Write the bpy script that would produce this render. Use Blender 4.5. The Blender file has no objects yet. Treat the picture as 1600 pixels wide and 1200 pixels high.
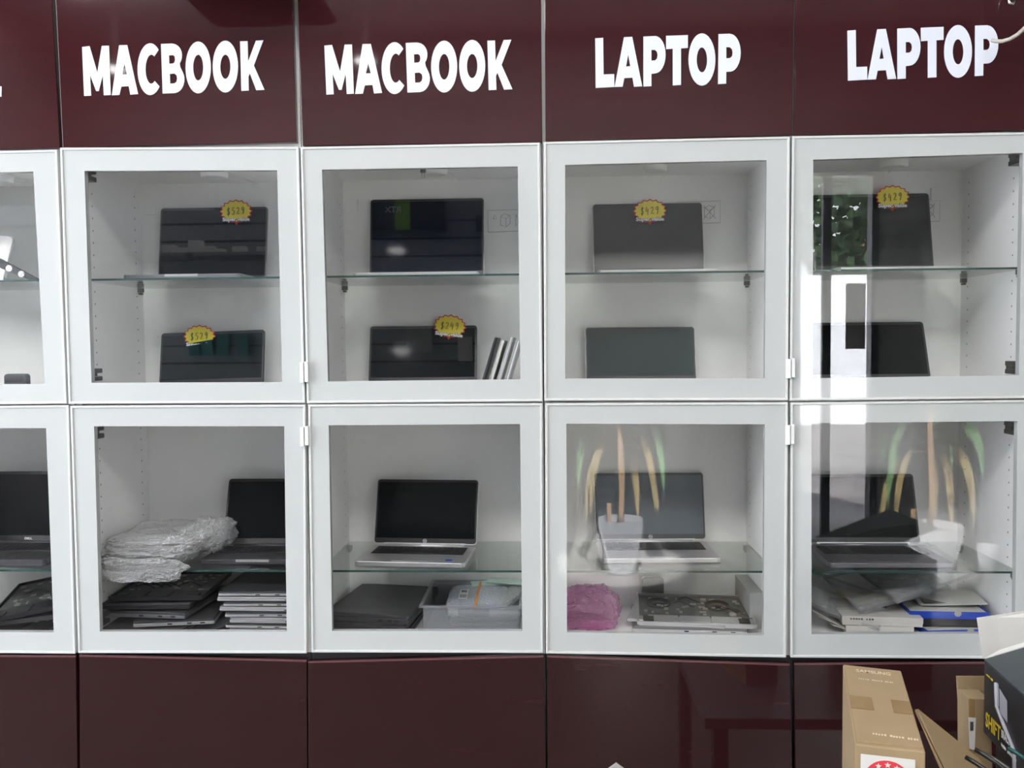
import bpy, math, random
import numpy as np
from mathutils import Vector, Matrix
random.seed(7)
PI = math.pi
R_ = math.radians
scene = bpy.context.scene
COL = scene.collection
Z0 = 1.38                                  # height of the seam between the two rows of glazed doors

# ------------------------------------------------------------------ camera, world, sun, exposure
CAM = np.array([0.0178, -2.2047, 0.1473 + Z0])
YAW, PITCH, ROLL, FPX = 0.0436, -0.0461, -0.0093, 1392.3
_f = np.array([-math.sin(YAW)*math.cos(PITCH), math.cos(YAW)*math.cos(PITCH), math.sin(PITCH)])
_r = np.cross(_f, [0, 0, 1]); _r /= np.linalg.norm(_r); _u = np.cross(_r, _f)
CR = _r*math.cos(ROLL) + _u*math.sin(ROLL); CU = -_r*math.sin(ROLL) + _u*math.cos(ROLL); CF = _f
cam_d = bpy.data.cameras.new('camera'); cam = bpy.data.objects.new('camera', cam_d); COL.objects.link(cam)
cam_d.sensor_width = 36; cam_d.lens = FPX/1600*36; cam_d.clip_start = .02; cam_d.clip_end = 200
M4 = Matrix(((CR[0], CU[0], -CF[0], CAM[0]), (CR[1], CU[1], -CF[1], CAM[1]), (CR[2], CU[2], -CF[2], CAM[2]), (0, 0, 0, 1)))
cam.matrix_world = M4
scene.camera = cam
scene.view_settings.view_transform = 'Standard'; scene.view_settings.look = 'None'
scene.view_settings.gamma = 1; scene.view_settings.use_curve_mapping = False
scene.view_settings.exposure = 0.24
world = bpy.data.worlds.new('world'); scene.world = world; world.use_nodes = True
bg = world.node_tree.nodes['Background']; bg.inputs[0].default_value = (.90, .94, 1, 1); bg.inputs[1].default_value = 10.0
sun_d = bpy.data.lights.new('sun', 'SUN'); sun_d.energy = 45.0; sun_d.angle = math.radians(.6); sun_d.color = (1, .96, .9)
sun = bpy.data.objects.new('sun', sun_d); COL.objects.link(sun)
sun.rotation_euler = Vector((-.25, -.62, -.75)).to_track_quat('-Z', 'Y').to_euler()
TUBE_A, TUBE_B, SPOT, SPOTW = 26.0, 18.0, 24.0, 40000.0    # emission of: lamps near the cabinets, added mid-room fill panels, small round lamps, added plant spots

def at(px, py, Y):                         # the point of the photograph's ray on the plane y = Y
    d = CF*FPX + CR*(px-800) + CU*(600-py)
    return Vector(CAM + d*((Y-CAM[1])/d[1]))
def atz(px, py, Z):
    d = CF*FPX + CR*(px-800) + CU*(600-py)
    return Vector(CAM + d*((Z-CAM[2])/d[2]))
def mir(px, py, D):                        # where a thing stands whose mirror image in the glass is seen there
    p = at(px, py, D); return Vector((p.x, -D, p.z))

# ------------------------------------------------------------------ materials
def mat(name, col, rough=.5, metal=0, spec=.5, coat=0, noise=.06, nscale=30, bump=0, bscale=200, emit=None, estr=0, trans=0, stretch=None):
    m = bpy.data.materials.new(name); m.use_nodes = True; nt = m.node_tree; b = nt.nodes['Principled BSDF']
    tc = nt.nodes.new('ShaderNodeTexCoord'); mp = nt.nodes.new('ShaderNodeMapping')
    if stretch: mp.inputs['Scale'].default_value = stretch
    nz = nt.nodes.new('ShaderNodeTexNoise'); nz.inputs['Scale'].default_value = nscale; nz.inputs['Detail'].default_value = 3
    nt.links.new(tc.outputs['Object'], mp.inputs[0]); nt.links.new(mp.outputs[0], nz.inputs['Vector'])
    cr = nt.nodes.new('ShaderNodeValToRGB')
    cr.color_ramp.elements[0].position = .3; cr.color_ramp.elements[1].position = .7
    cr.color_ramp.elements[0].color = [max(0, c*(1-noise)) for c in col] + [1]
    cr.color_ramp.elements[1].color = [min(1, c*(1+noise)) for c in col] + [1]
    nt.links.new(nz.outputs[0], cr.inputs[0]); nt.links.new(cr.outputs[0], b.inputs['Base Color'])
    b.inputs['Roughness'].default_value = rough; b.inputs['Metallic'].default_value = metal
    b.inputs['Specular IOR Level'].default_value = spec; b.inputs['Coat Weight'].default_value = coat; b.inputs['Coat Roughness'].default_value = .02
    if trans: b.inputs['Transmission Weight'].default_value = trans
    if bump:
        n2 = nt.nodes.new('ShaderNodeTexNoise'); n2.inputs['Scale'].default_value = bscale
        bp = nt.nodes.new('ShaderNodeBump'); bp.inputs['Strength'].default_value = bump; bp.inputs['Distance'].default_value = .002
        nt.links.new(mp.outputs[0], n2.inputs['Vector']); nt.links.new(n2.outputs[0], bp.inputs['Height']); nt.links.new(bp.outputs[0], b.inputs['Normal'])
    if emit: b.inputs['Emission Color'].default_value = (*emit, 1); b.inputs['Emission Strength'].default_value = estr
    return m
def clear(name, tint=(1, 1, 1), base=.05, refl_rough=0, body=0, bodycol=(.8, .8, .8), bubbles=0, bodyrough=.3, bscale=120):
    """thin clear sheet: see-through with mirror reflection growing at grazing angles, optional milky body"""
    m = bpy.data.materials.new(name); m.use_nodes = True; nt = m.node_tree; nt.nodes.clear()
    out = nt.nodes.new('ShaderNodeOutputMaterial'); tr = nt.nodes.new('ShaderNodeBsdfTransparent'); tr.inputs[0].default_value = (*tint, 1)
    gl = nt.nodes.new('ShaderNodeBsdfGlossy'); gl.inputs['Roughness'].default_value = refl_rough
    lw = nt.nodes.new('ShaderNodeLayerWeight'); lw.inputs[0].default_value = .5
    pw = nt.nodes.new('ShaderNodeMath'); pw.operation = 'POWER'; pw.inputs[1].default_value = 5
    ma = nt.nodes.new('ShaderNodeMath'); ma.operation = 'MULTIPLY_ADD'; ma.inputs[1].default_value = 1-base; ma.inputs[2].default_value = base
    nt.links.new(lw.outputs['Facing'], pw.inputs[0]); nt.links.new(pw.outputs[0], ma.inputs[0])
    src = tr.outputs[0]; bp = None
    if bubbles:
        tc = nt.nodes.new('ShaderNodeTexCoord'); vo = nt.nodes.new('ShaderNodeTexVoronoi'); vo.inputs['Scale'].default_value = bscale
        nz = nt.nodes.new('ShaderNodeTexNoise'); nz.inputs['Scale'].default_value = 22; nz.inputs['Detail'].default_value = 6
        ad = nt.nodes.new('ShaderNodeMath'); ad.operation = 'ADD'
        bp = nt.nodes.new('ShaderNodeBump'); bp.inputs['Strength'].default_value = bubbles; bp.inputs['Distance'].default_value = .007
        nt.links.new(tc.outputs['Object'], vo.inputs['Vector']); nt.links.new(tc.outputs['Object'], nz.inputs['Vector'])
        nt.links.new(vo.outputs['Distance'], ad.inputs[0]); nt.links.new(nz.outputs[0], ad.inputs[1])
        nt.links.new(ad.outputs[0], bp.inputs['Height']); nt.links.new(bp.outputs[0], gl.inputs['Normal'])
    if body:
        df = nt.nodes.new('ShaderNodeBsdfPrincipled'); df.inputs['Base Color'].default_value = (*bodycol, 1); df.inputs['Roughness'].default_value = bodyrough
        if bp: nt.links.new(bp.outputs[0], df.inputs['Normal'])
        mb = nt.nodes.new('ShaderNodeMixShader'); mb.inputs[0].default_value = body
        if bubbles:      # folds seen edge-on stack up more film
            bm = nt.nodes.new('ShaderNodeMath'); bm.operation = 'MULTIPLY_ADD'; bm.inputs[1].default_value = body*1.6; bm.inputs[2].default_value = body*.5; bm.use_clamp = True
            nt.links.new(lw.outputs['Facing'], bm.inputs[0]); nt.links.new(bm.outputs[0], mb.inputs[0])
        nt.links.new(src, mb.inputs[1]); nt.links.new(df.outputs[0], mb.inputs[2]); src = mb.outputs[0]
    mx = nt.nodes.new('ShaderNodeMixShader')
    nt.links.new(ma.outputs[0], mx.inputs[0]); nt.links.new(src, mx.inputs[1]); nt.links.new(gl.outputs[0], mx.inputs[2]); nt.links.new(mx.outputs[0], out.inputs[0])
    return m

CHERRY = mat('cherry_gloss', (.036, .008, .010), .05, spec=.5, noise=.10, nscale=3, bump=.015, bscale=9, stretch=(1, 1, 3))
CHERRYEDGE = mat('cherry_edge', (.12, .05, .055), .25)
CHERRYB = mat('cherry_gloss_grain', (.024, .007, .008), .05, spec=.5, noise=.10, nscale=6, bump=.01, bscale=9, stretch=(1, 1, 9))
DOORW = mat('white_glass', (.47, .487, .487), .03, spec=.5, noise=.01, nscale=3)
RIM = mat('lacquered_rim', (.58, .59, .585), .28, spec=.6, noise=.01)
CARC = mat('white_melamine', (.86, .855, .85), .45, noise=.015, nscale=4); CARC_H = mat('white_melamine_drilled', (.86, .855, .85), .45, noise=.015, nscale=4)
BACKP = mat('white_back_panel', (.88, .88, .87), .5, noise=.02, nscale=5)
EDGE = mat('grey_edge_band', (.30, .30, .31), .4)
GLASS = clear('door_glass', base=.04)
SHELFG = clear('shelf_glass', tint=(.95, .98, .965), base=.05)
SHELFE = mat('green_glass_edge', (.03, .07, .06), .15)
HOLE = mat('peg_hole_dark', (.12, .11, .10), .8)
METAL = mat('nickel', (.55, .54, .52), .25, metal=1)
DKMETAL = mat('dark_nickel', (.10, .095, .09), .35, metal=.6)
VINYL = mat('white_vinyl', (.70, .73, .82), .09, spec=.8, noise=.01)
PUCK = mat('puck_white', (.80, .80, .79), .35); PUCKL = mat('puck_lens', (.72, .73, .72), .5)
PLAST = mat('catch_plastic', (.78, .79, .79), .35)
SCREEN = mat('black_screen', (.004, .005, .006), .06, spec=.12, noise=.05)
SCREENG = mat('reflection_green_screen', (.05, .07, .072), .07, spec=.3, noise=.05, nscale=6)  # grey green of the reflected room put into the base colour
SCREENM = mat('reflection_grey_screen', (.085, .105, .125), .38, spec=.35, noise=.04, nscale=6)  # lighter base stands in for the washed-out reflection over this screen
BEZ = mat('black_bezel', (.012, .012, .013), .35)
BEZG = mat('charcoal_bezel', (.03, .033, .036), .4)
SILVER = mat('silver_aluminium', (.56, .56, .57), .32, metal=.75, noise=.03)
SPACE = mat('space_grey', (.22, .22, .24), .35, metal=.7, noise=.03)
DKGREY = mat('charcoal_laptop', (.045, .045, .05), .4, metal=.2, noise=.08)
BLK = mat('black_laptop', (.014, .014, .016), .35, noise=.1)
KEY = mat('black_keys', (.012, .012, .014), .45)
PORT = mat('port_dark', (.006, .006, .006), .6)
PRINTW = mat('print_white', (.80, .80, .80), .5)
YEL = mat('sticker_yellow', (.80, .66, .045), .5, noise=.02); RED = mat('sticker_red', (.55, .025, .04), .5)
INK = mat('ink', (.03, .03, .03), .6); PURP = mat('print_outline', (.10, .02, .06), .5)
WRAP = clear('bubble_wrap', base=.10, refl_rough=.08, body=.31, bodycol=(.95, .96, .97), bubbles=1.0, bscale=170)
WRAPF = clear('clear_bag_film', base=.07, refl_rough=.08, body=.22, bodycol=(.85, .86, .88), bubbles=.5, bscale=30)
PINKW = clear('pink_bubble_wrap', tint=(1, .72, .92), base=.06, refl_rough=.12, body=.24, bodycol=(.92, .34, .70), bubbles=.9, bscale=70)
PLASTC = clear('clear_bin_plastic', tint=(.93, .94, .96), base=.05, refl_rough=.05, body=.16, bodycol=(.72, .74, .78))
BOARD = mat('circuit_board', (.075, .08, .078), .4, noise=.5, nscale=90)
CHIP = mat('chip_silver', (.45, .44, .40), .35, metal=.7)
CARD = mat('cardboard', (.29, .205, .115), .75, noise=.08, nscale=8, bump=.05, bscale=60)
CARDE = mat('cardboard_cut_edge', (.30, .19, .10), .85)
TAPE = mat('packing_tape', (.24, .155, .07), .25)
WHITEP = mat('white_paper', (.56, .55, .53), .6, noise=.03); GREYB = mat('grey_board', (.33, .33, .32), .6)
BLUEB = mat('blue_carton', (.012, .055, .42), .4); DKBOX = mat('dark_carton', (.02, .02, .022), .4, noise=.1)
SLATEBOX = mat('slate_carton', (.035, .045, .05), .5); LILAC = mat('phone_blue_grey', (.34, .42, .62), .3)
ORANGE = mat('rubber_orange', (.65, .26, .05), .6); MINT = mat('mint_foam', (.45, .58, .52), .6)
WALLW = mat('painted_wall', (.33, .33, .325), .8, noise=.02, nscale=3); CEIL = mat('ceiling_white', (.62, .62, .63), .9, noise=.02, nscale=3)
FLOORM = mat('grey_floor_tile', (.12, .115, .11), .35, noise=.1, nscale=4)
SLAT = mat('slatwall_white', (.23, .24, .26), .35, noise=.02); GROOVE = mat('slat_groove', (.05, .05, .05), .6)
ALU = mat('dark_door_frame', (.04, .042, .05), .35, metal=.3)
POTW = mat('pot_white', (.80, .80, .84), .3); SOIL = mat('soil', (.05, .035, .025), .9, bump=.5, bscale=60)
LEAF = mat('leaf_green', (.045, .085, .035), .45, noise=.5, nscale=9); LEAFD = mat('leaf_withered', (.13, .10, .045), .6, noise=.5, nscale=12)
BARK = mat('stem_brown', (.22, .14, .08), .8, noise=.3, nscale=40)
GRASS = mat('artificial_grass', (.045, .19, .03), .9, noise=.5, nscale=60, bump=.6, bscale=300)
PAVE = mat('pavement_stone', (.17, .16, .165), .8, noise=.35, nscale=1.5, bump=.3, bscale=6)
FACADE = mat('outside_white_wall', (.82, .86, .92), .8, noise=.02)
CABLE = mat('beige_cable', (.42, .40, .35), .45)
def lamp_mat(name, s, c=(1, .985, .96)):
    return mat(name, (.8, .8, .8), .5, emit=c, estr=s)
LA, LB, LS = lamp_mat('lamp_diffuser_front', TUBE_A), lamp_mat('lamp_diffuser_fill', TUBE_B), lamp_mat('lamp_lens_round', SPOT)

# rows of shelf-pin holes drilled in the side panels, drawn in the panel's own material
def drill(m):
    nt = m.node_tree; b = nt.nodes['Principled BSDF']; base = b.inputs['Base Color'].links[0].from_socket
    tc = nt.nodes.new('ShaderNodeTexCoord'); sp = nt.nodes.new('ShaderNodeSeparateXYZ'); nt.links.new(tc.outputs['Object'], sp.inputs[0])
    def M(op, a, b_=None, c=None):
        n = nt.nodes.new('ShaderNodeMath'); n.operation = op
        for i, v in enumerate((a, b_, c)):
            if v is None: continue
            if isinstance(v, (int, float)): n.inputs[i].default_value = v
            else: nt.links.new(v, n.inputs[i])
        return n.outputs[0]
    dz = M('SUBTRACT', M('WRAP', M('ADD', sp.outputs[2], .012), .032, 0), .016)
    z2 = M('MULTIPLY', dz, dz); lo = None
    for yy in (.105, .345):
        dy = M('SUBTRACT', sp.outputs[1], yy); r = M('LESS_THAN', M('SQRT', M('ADD', z2, M('MULTIPLY', dy, dy))), .0024)
        lo = r if lo is None else M('MAXIMUM', lo, r)
    lo = M('MULTIPLY', lo, M('MULTIPLY', M('GREATER_THAN', sp.outputs[2], .05), M('LESS_THAN', sp.outputs[2], .59)))
    mx = nt.nodes.new('ShaderNodeMixRGB'); mx.inputs[2].default_value = (.12, .11, .10, 1)
    nt.links.new(lo, mx.inputs[0]); nt.links.new(base, mx.inputs[1]); nt.links.new(mx.outputs[0], b.inputs['Base Color'])
drill(CARC_H)

# ------------------------------------------------------------------ mesh helpers
class MB:
    def __init__(s): s.v = []; s.f = []; s.M = Matrix.Identity(4); s.sm = []
    def add(s, vs, fs, smooth=False):
        n = len(s.v); s.v += [tuple(s.M @ Vector(v)) for v in vs]; s.f += [[n+i for i in f] for f in fs]; s.sm += [smooth]*len(fs); return s
    def box(s, x0, x1, y0, y1, z0, z1):
        return s.add([(x0,y0,z0),(x1,y0,z0),(x1,y1,z0),(x0,y1,z0),(x0,y0,z1),(x1,y0,z1),(x1,y1,z1),(x0,y1,z1)],
              [[3,2,1,0],[4,5,6,7],[0,1,5,4],[1,2,6,5],[2,3,7,6],[3,0,4,7]])
    def prism(s, loop, vec, smooth=False):          # loop of 3-D points, extruded by vec
        n = len(loop); vec = Vector(vec); a = [Vector(p) for p in loop]
        return s.add(a+[p+vec for p in a], [list(range(n))[::-1], list(range(n, 2*n))]+[[i, (i+1) % n, n+(i+1) % n, n+i] for i in range(n)], smooth)
    def ring(s, outer, inner, vec):                 # frame between two loops of equal count
        n = len(outer); vec = Vector(vec); o = [Vector(p) for p in outer]; i_ = [Vector(p) for p in inner]
        vs = o+i_+[p+vec for p in o]+[p+vec for p in i_]; fs = []
        for k in range(n):
            j = (k+1) % n
            fs += [[k, j, n+j, n+k], [2*n+k, 3*n+k, 3*n+j, 2*n+j], [k, 2*n+k, 2*n+j, j], [n+k, n+j, 3*n+j, 3*n+k]]
        return s.add(vs, fs)
    def rslab(s, x0, x1, y0, y1, z0, z1, r=.008, seg=4):
        lp = []
        for cx, cy, a0 in ((x1-r, y1-r, 0), (x0+r, y1-r, PI/2), (x0+r, y0+r, PI), (x1-r, y0+r, 1.5*PI)):
            for k in range(seg+1):
                a = a0+PI/2*k/seg; lp.append((cx+r*math.cos(a), cy+r*math.sin(a), z0))
        return s.prism(lp, (0, 0, z1-z0))
    def tube(s, pts, rad, n=8):
        pts = [Vector(p) for p in pts]; vs = []; fs = []
        for i, p in enumerate(pts):
            d = (pts[min(i+1, len(pts)-1)]-pts[max(i-1, 0)]).normalized()
            a = d.orthogonal().normalized() if i == 0 else (pa - d*pa.dot(d)).normalized(); pa = a
            b = d.cross(a); r = rad[i] if isinstance(rad, (list, tuple)) else rad
            vs += [p+(a*math.cos(2*PI*k/n)+b*math.sin(2*PI*k/n))*r for k in range(n)]
        for i in range(len(pts)-1):
            for k in range(n): fs.append([i*n+k, i*n+(k+1) % n, (i+1)*n+(k+1) % n, (i+1)*n+k])
        fs.append(list(range(n))[::-1]); fs.append([(len(pts)-1)*n+k for k in range(n)])
        return s.add(vs, fs, True)
    def lathe(s, prof, n=32, c=(0, 0, 0)):          # prof: (r, z)
        vs = []; fs = []
        for r, z in prof: vs += [(c[0]+r*math.cos(2*PI*k/n), c[1]+r*math.sin(2*PI*k/n), c[2]+z) for k in range(n)]
        for i in range(len(prof)-1):
            for k in range(n): fs.append([i*n+k, i*n+(k+1) % n, (i+1)*n+(k+1) % n, (i+1)*n+k])
        return s.add(vs, fs, True)
    def grid(s, fn, nu, nv, smooth=True):
        vs = [fn(i/nu, j/nv) for j in range(nv+1) for i in range(nu+1)]
        return s.add(vs, [[j*(nu+1)+i, j*(nu+1)+i+1, (j+1)*(nu+1)+i+1, (j+1)*(nu+1)+i] for j in range(nv) for i in range(nu)], smooth)
    def build(s, name, m, parent=None, bevel=0, **k):
        me = bpy.data.meshes.new(name); me.from_pydata(s.v, [], s.f); me.update()
        for p, q in zip(me.polygons, s.sm): p.use_smooth = q
        me.materials.append(m); o = bpy.data.objects.new(name, me); COL.objects.link(o)
        if parent: o.parent = parent
        if bevel:
            b = o.modifiers.new('bevel', 'BEVEL'); b.width = bevel; b.segments = 2; b.limit_method = 'ANGLE'
        for a, c in k.items(): o[a] = c
        return o
def tag(o, label, cat, group=None):
    o['label'] = label; o['category'] = cat
    if group: o['group'] = group
    return o
def thing(name, label, cat, loc=(0, 0, 0), rz=0, group=None, rot=None):
    o = bpy.data.objects.new(name, None); COL.objects.link(o); o.location = loc; o.rotation_euler = rot or (0, 0, rz); o.empty_display_size = .05
    return tag(o, label, cat, group)
def struct(o): o['kind'] = 'structure'; return o
def text(name, s, size, m, parent=None, mtx=None, bold=0, thick=.0004, wscale=1, fit=None):
    """mesh lettering lying in the XY plane of mtx, centred; fit = (w, h)"""
    c = bpy.data.curves.new(name, 'FONT'); c.body = s; c.size = size; c.align_x = 'CENTER'; c.align_y = 'CENTER'; c.offset = bold; c.extrude = thick; c.resolution_u = 3
    t = bpy.data.objects.new(name, c); COL.objects.link(t)
    me = bpy.data.meshes.new_from_object(t.evaluated_get(bpy.context.evaluated_depsgraph_get())); bpy.data.objects.remove(t)
    if fit and len(me.vertices):
        xs = [v.co.x for v in me.vertices]; ys = [v.co.y for v in me.vertices]
        w, h = max(xs)-min(xs), max(ys)-min(ys); cx, cy = (max(xs)+min(xs))/2, (max(ys)+min(ys))/2
        for v in me.vertices: v.co.x = (v.co.x-cx)*fit[0]/w; v.co.y = (v.co.y-cy)*(fit[1]/h)
    if wscale != 1:
        for v in me.vertices: v.co.x *= wscale
    if mtx is not None: me.transform(mtx)
    me.materials.clear(); me.materials.append(m); me.name = name
    o = bpy.data.objects.new(name, me); COL.objects.link(o)
    if parent: o.parent = parent
    return o
def loops_mesh(name, loops, thick, m, parent, mtx):
    c = bpy.data.curves.new(name, 'CURVE'); c.dimensions = '2D'; c.fill_mode = 'BOTH'; c.extrude = thick/2
    for lp in loops:
        sp = c.splines.new('POLY'); sp.points.add(len(lp)-1); sp.use_cyclic_u = True
        for p, (x, y) in zip(sp.points, lp): p.co = (x, y, 0, 1)
    t = bpy.data.objects.new(name, c); COL.objects.link(t)
    me = bpy.data.meshes.new_from_object(t.evaluated_get(bpy.context.evaluated_depsgraph_get())); bpy.data.objects.remove(t)
    me.transform(mtx); me.materials.clear(); me.materials.append(m)
    o = bpy.data.objects.new(name, me); COL.objects.link(o)
    if parent: o.parent = parent
    return o
def marks(name, w, h, n, m, parent, mtx):      # rubbed print too faint to read, as short strokes
    r = random.Random(n); b = MB(); b.M = mtx; x = -w/2; s = w/n
    for i in range(n):
        if i % 6 != 5: b.box(x+i*s, x+i*s+s*r.uniform(.45, .8), -h/2*r.uniform(.6, 1), h/2*r.uniform(.6, 1), 0, .0002)
    return b.build(name, m, parent)
XZ = Matrix(((1, 0, 0, 0), (0, 0, -1, 0), (0, 1, 0, 0), (0, 0, 0, 1)))    # local XY plane stood up to face -y (towards the camera)
T = Matrix.Translation
RX = lambda a: Matrix.Rotation(a, 4, 'X'); RY = lambda a: Matrix.Rotation(a, 4, 'Y'); RZ = lambda a: Matrix.Rotation(a, 4, 'Z')

# ------------------------------------------------------------------ the room
XL, XR, YB, YF, CH = -3.6, 3.5, .42, -4.4, 3.8
struct(MB().box(XL, XR, YF, YB+.1, -.1, 0).build('floor', FLOORM))
struct(MB().box(XL, XR, YF, YB+.1, CH, CH+.1).build('ceiling', CEIL))
struct(MB().box(XL, XR, YB, YB+.1, 0, CH).build('wall_back', WALLW))
wy0, wy1, wz0, wz1 = -2.75, -.5, .35, 3.3          # unseen window added in the left wall to bring daylight onto the cabinets
struct(MB().box(XL-.1, XL, YF, wy0, 0, CH).box(XL-.1, XL, wy1, YB+.1, 0, CH).box(XL-.1, XL, wy0, wy1, 0, wz0).box(XL-.1, XL, wy0, wy1, wz1, CH).build('wall_left', WALLW))
wn = struct(MB().ring([(XL-.07, wy0, wz0), (XL-.07, wy1, wz0), (XL-.07, wy1, wz1), (XL-.07, wy0, wz1)], [(XL-.07, wy0+.06, wz0+.06), (XL-.07, wy1-.06, wz0+.06), (XL-.07, wy1-.06, wz1-.06), (XL-.07, wy0+.06, wz1-.06)], (.05, 0, 0)).build('added_window_1', RIM))
MB().box(XL-.05, XL-.044, wy0+.055, wy1-.055, wz0+.055, wz1-.055).build('window_pane', GLASS, wn)
struct(MB().box(XR, XR+.1, YF, YB+.1, 0, CH).build('wall_right', WALLW))
dL, dR = mir(1243, 600, -YF).x, mir(1366, 600, -YF).x          # the doorway behind the camera, known from its mirror image
dT = mir(1300, 262, -YF).z
w = MB().box(XL-.1, dL, YF-.12, YF, 0, CH).box(dR, XR+.1, YF-.12, YF, 0, CH).box(dL, dR, YF-.12, YF, dT, CH)
struct(w.build('wall_front', WALLW))
struct(MB().box(XL, XR, YF, YF+.02, 3.33, CH).build('added_dark_band', EDGE))  # unseen dark band added to darken the upper reflection in the red doors
d1 = MB().box(dL-.02, dL+.03, YF-.08, YF+.02, 0, dT).box(dR-.03, dR+.02, YF-.08, YF+.02, 0, dT).box(dL, dR, YF-.08, YF+.02, dT-.06, dT+.02)
door1 = struct(d1.build('door_1', ALU))
mx = mir(1292, 600, -YF).x
leaf = MB().box(mx-.03, mx+.03, YF-.05, YF-.01, 0, dT-.06).box(mx+.03, dR-.03, YF-.05, YF-.01, 0, .09).build('door_leaf', ALU, door1)
MB().box(mx+.03, dR-.03, YF-.033, YF-.027, .09, dT-.06).build('door_glass', GLASS, door1)
MB().box(dL+.03, mx-.03, YF-.033, YF-.027, .02, dT-.06).build('side_glass', GLASS, door1)
# outside
struct(MB().box(-9, 11, -16, YF-.12, -.12, -.01).build('ground', PAVE))
struct(MB().box(-9, 11, -14.6, -14.2, -.01, 2.7).build('wall_outside', FACADE))
# sign hung on the entrance glass, grey placard
p0 = mir(1370, 440, 4.36); p1 = mir(1412, 498, 4.36)
cs = thing('hanging_sign', 'white closed sign leaning by the entrance, seen mirrored in the right cabinet glass', 'sign', ((p0.x+p1.x)/2, -4.38, (p0.z+p1.z)/2))
hw, hh = abs(p1.x-p0.x)/2, abs(p0.z-p1.z)/2
MB().box(-hw, hw, -.006, .006, -hh, hh).build('board', WHITEP, cs)
text('lettering', 'CLOSED', .1, GREYB, cs, T((0, .008, 0)) @ RZ(PI) @ XZ, bold=.002, fit=(hw*1.6, hh*1.0))
p0 = mir(1322, 443, 4.36); p1 = mir(1352, 545, 4.36)
tag(MB().rslab(p0.x, p1.x, -.004, .004, p1.z, p0.z, .003).build('door_placard', GREYB), 'grey placard on the entrance glass, seen mirrored in the right cabinet', 'sign').location = (0, -4.36, 0)

# door mat
a = atz(1300, 955, 0)
tag(MB().box(dL-.1, dR-.25, -3.85, -2.8, 0, .02).build('door_mat', GRASS), 'green artificial grass mat inside the entrance, seen mirrored', 'mat')

# ceiling lamps
BOXM = mat('black_box_housing', (.012, .011, .012), .4)
def ceiling_lamp(x, y, w_, d_, m, label, grp):
    t = thing('ceiling_lamp', label, 'ceiling light', (x, y, CH), 0, grp)
    MB().ring([(-w_/2-.02, -d_/2-.02, -.05), (w_/2+.02, -d_/2-.02, -.05), (w_/2+.02, d_/2+.02, -.05), (-w_/2-.02, d_/2+.02, -.05)],
              [(-w_/2, -d_/2, -.05), (w_/2, -d_/2, -.05), (w_/2, d_/2, -.05), (-w_/2, d_/2, -.05)], (0, 0, .05)).build('frame', RIM, t)
    MB().box(-w_/2, w_/2, -d_/2, d_/2, -.045, -.035).build('diffuser', m, t)
for x in (-2.3, -.72, .75):
    ceiling_lamp(x, -.56, .6, .10, LA, 'slim white batten lamp on the ceiling in front of the cabinets', 'batten lamps')
for x in (-2.4, -.7, 1.0):  # unseen panels added as frontal fill for the cabinet interiors
    ceiling_lamp(x, -2.95, 1.2, .9, LB, 'white panel lamp added on the ceiling as unseen fill over the entrance side', 'added fill panels')
for px, py, nm in ((180, 108, 'left'), (570, 95, 'right')):
    q = mir(px, py, 2.62)
    t = thing('round_lamp', 'small round ceiling lamp mirrored as a glare on the %s of the two glossy doors' % nm, 'ceiling light', (q.x, -2.62, CH), 0, 'round ceiling lamps')
    dz = q.z-CH
    MB().lathe([(.0, 0), (.05, 0), (.05, -.02), (.012, -.03), (.012, dz+.05), (.06, dz+.04), (.07, dz), (.0, dz+.02)], 24).build('housing', BLK, t)
    MB().lathe([(.0, dz-.012), (.035, dz-.012), (.055, dz-.002), (.055, dz+.001), (0, dz+.001)], 24).build('lens', LS, t)

DKMAT = mat('dark_laminate', (.035, .03, .03), .5)
t = thing('shadow_caster_box', 'unseen black box added above the left red doors to cast a shadow on them', 'speaker', (-.715, -.11, 2.385))  # out-of-view box added only to throw the shadow on the doors
MB().box(-.17, .17, -.10, .095, 0, .20).build('housing', BOXM, t, bevel=.01)
MB().rslab(-.15, .15, -.09, .085, -.003, .0005, .02).build('grille', KEY, t)
# ------------------------------------------------------------------ slatwall with packets (seen mirrored in the glass)
SW = 2.86
sx1 = mir(868, 400, SW).x
sw = thing('slatwall_panel', 'white slatwall panel of accessories opposite the cabinets, seen mirrored', 'display panel', (0, -SW-.04, 0))
MB().box(-3.3, sx1, -.03, .03, 1.16, 2.35).build('panel', SLAT, sw); MB().box(-3.3, sx1, -.40, .06, .0, 1.15).build('base_cabinet', DKMAT, sw)
g = MB()
for k in range(11, 22): g.box(-3.3, sx1-.01, .0295, .0315, .12+k*.1, .132+k*.1)
g.build('grooves', GROOVE, sw)
def packet(px, py, wpx, hpx, m, label, name='accessory_packet', t=.02, txt=None, stripe=None, cat='packet', grp='packets on the slatwall'):
    q = mir(px, py, SW); s = (SW+2.2)/FPX; W_, H_ = wpx*s/2, hpx*s/2
    o = thing(name, label, cat, (q.x, -SW+.002, q.z), 0, grp)
    MB().box(-W_, W_, -.01, t, -H_, H_).build('card', m, o)
    if stripe: MB().box(-W_*.3, W_*.1, t, t+.002, -H_, H_*.98).build('stripe', stripe, o)
    if txt: text('lettering', txt, .05, PRINTW, o, T((-W_*.35 if stripe else 0, t+.004, H_*.35)) @ RZ(PI) @ XZ, bold=.001, fit=(W_*.42, H_*.4))
    return o
TEAL = mat('teal_card', (.02, .16, .16), .5); GREENP = mat('green_print', (.18, .34, .03), .5)
packet(640, 340, 118, 46, DKBOX, 'black graphics card box with green stripe on the slatwall', 'graphics_card_box', .12, 'RTX', GREENP, 'box', None)
packet(757, 350, 26, 25, DKBOX, 'black accessory packet beside the black box with green stripe', txt='I E', grp=None)
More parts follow.
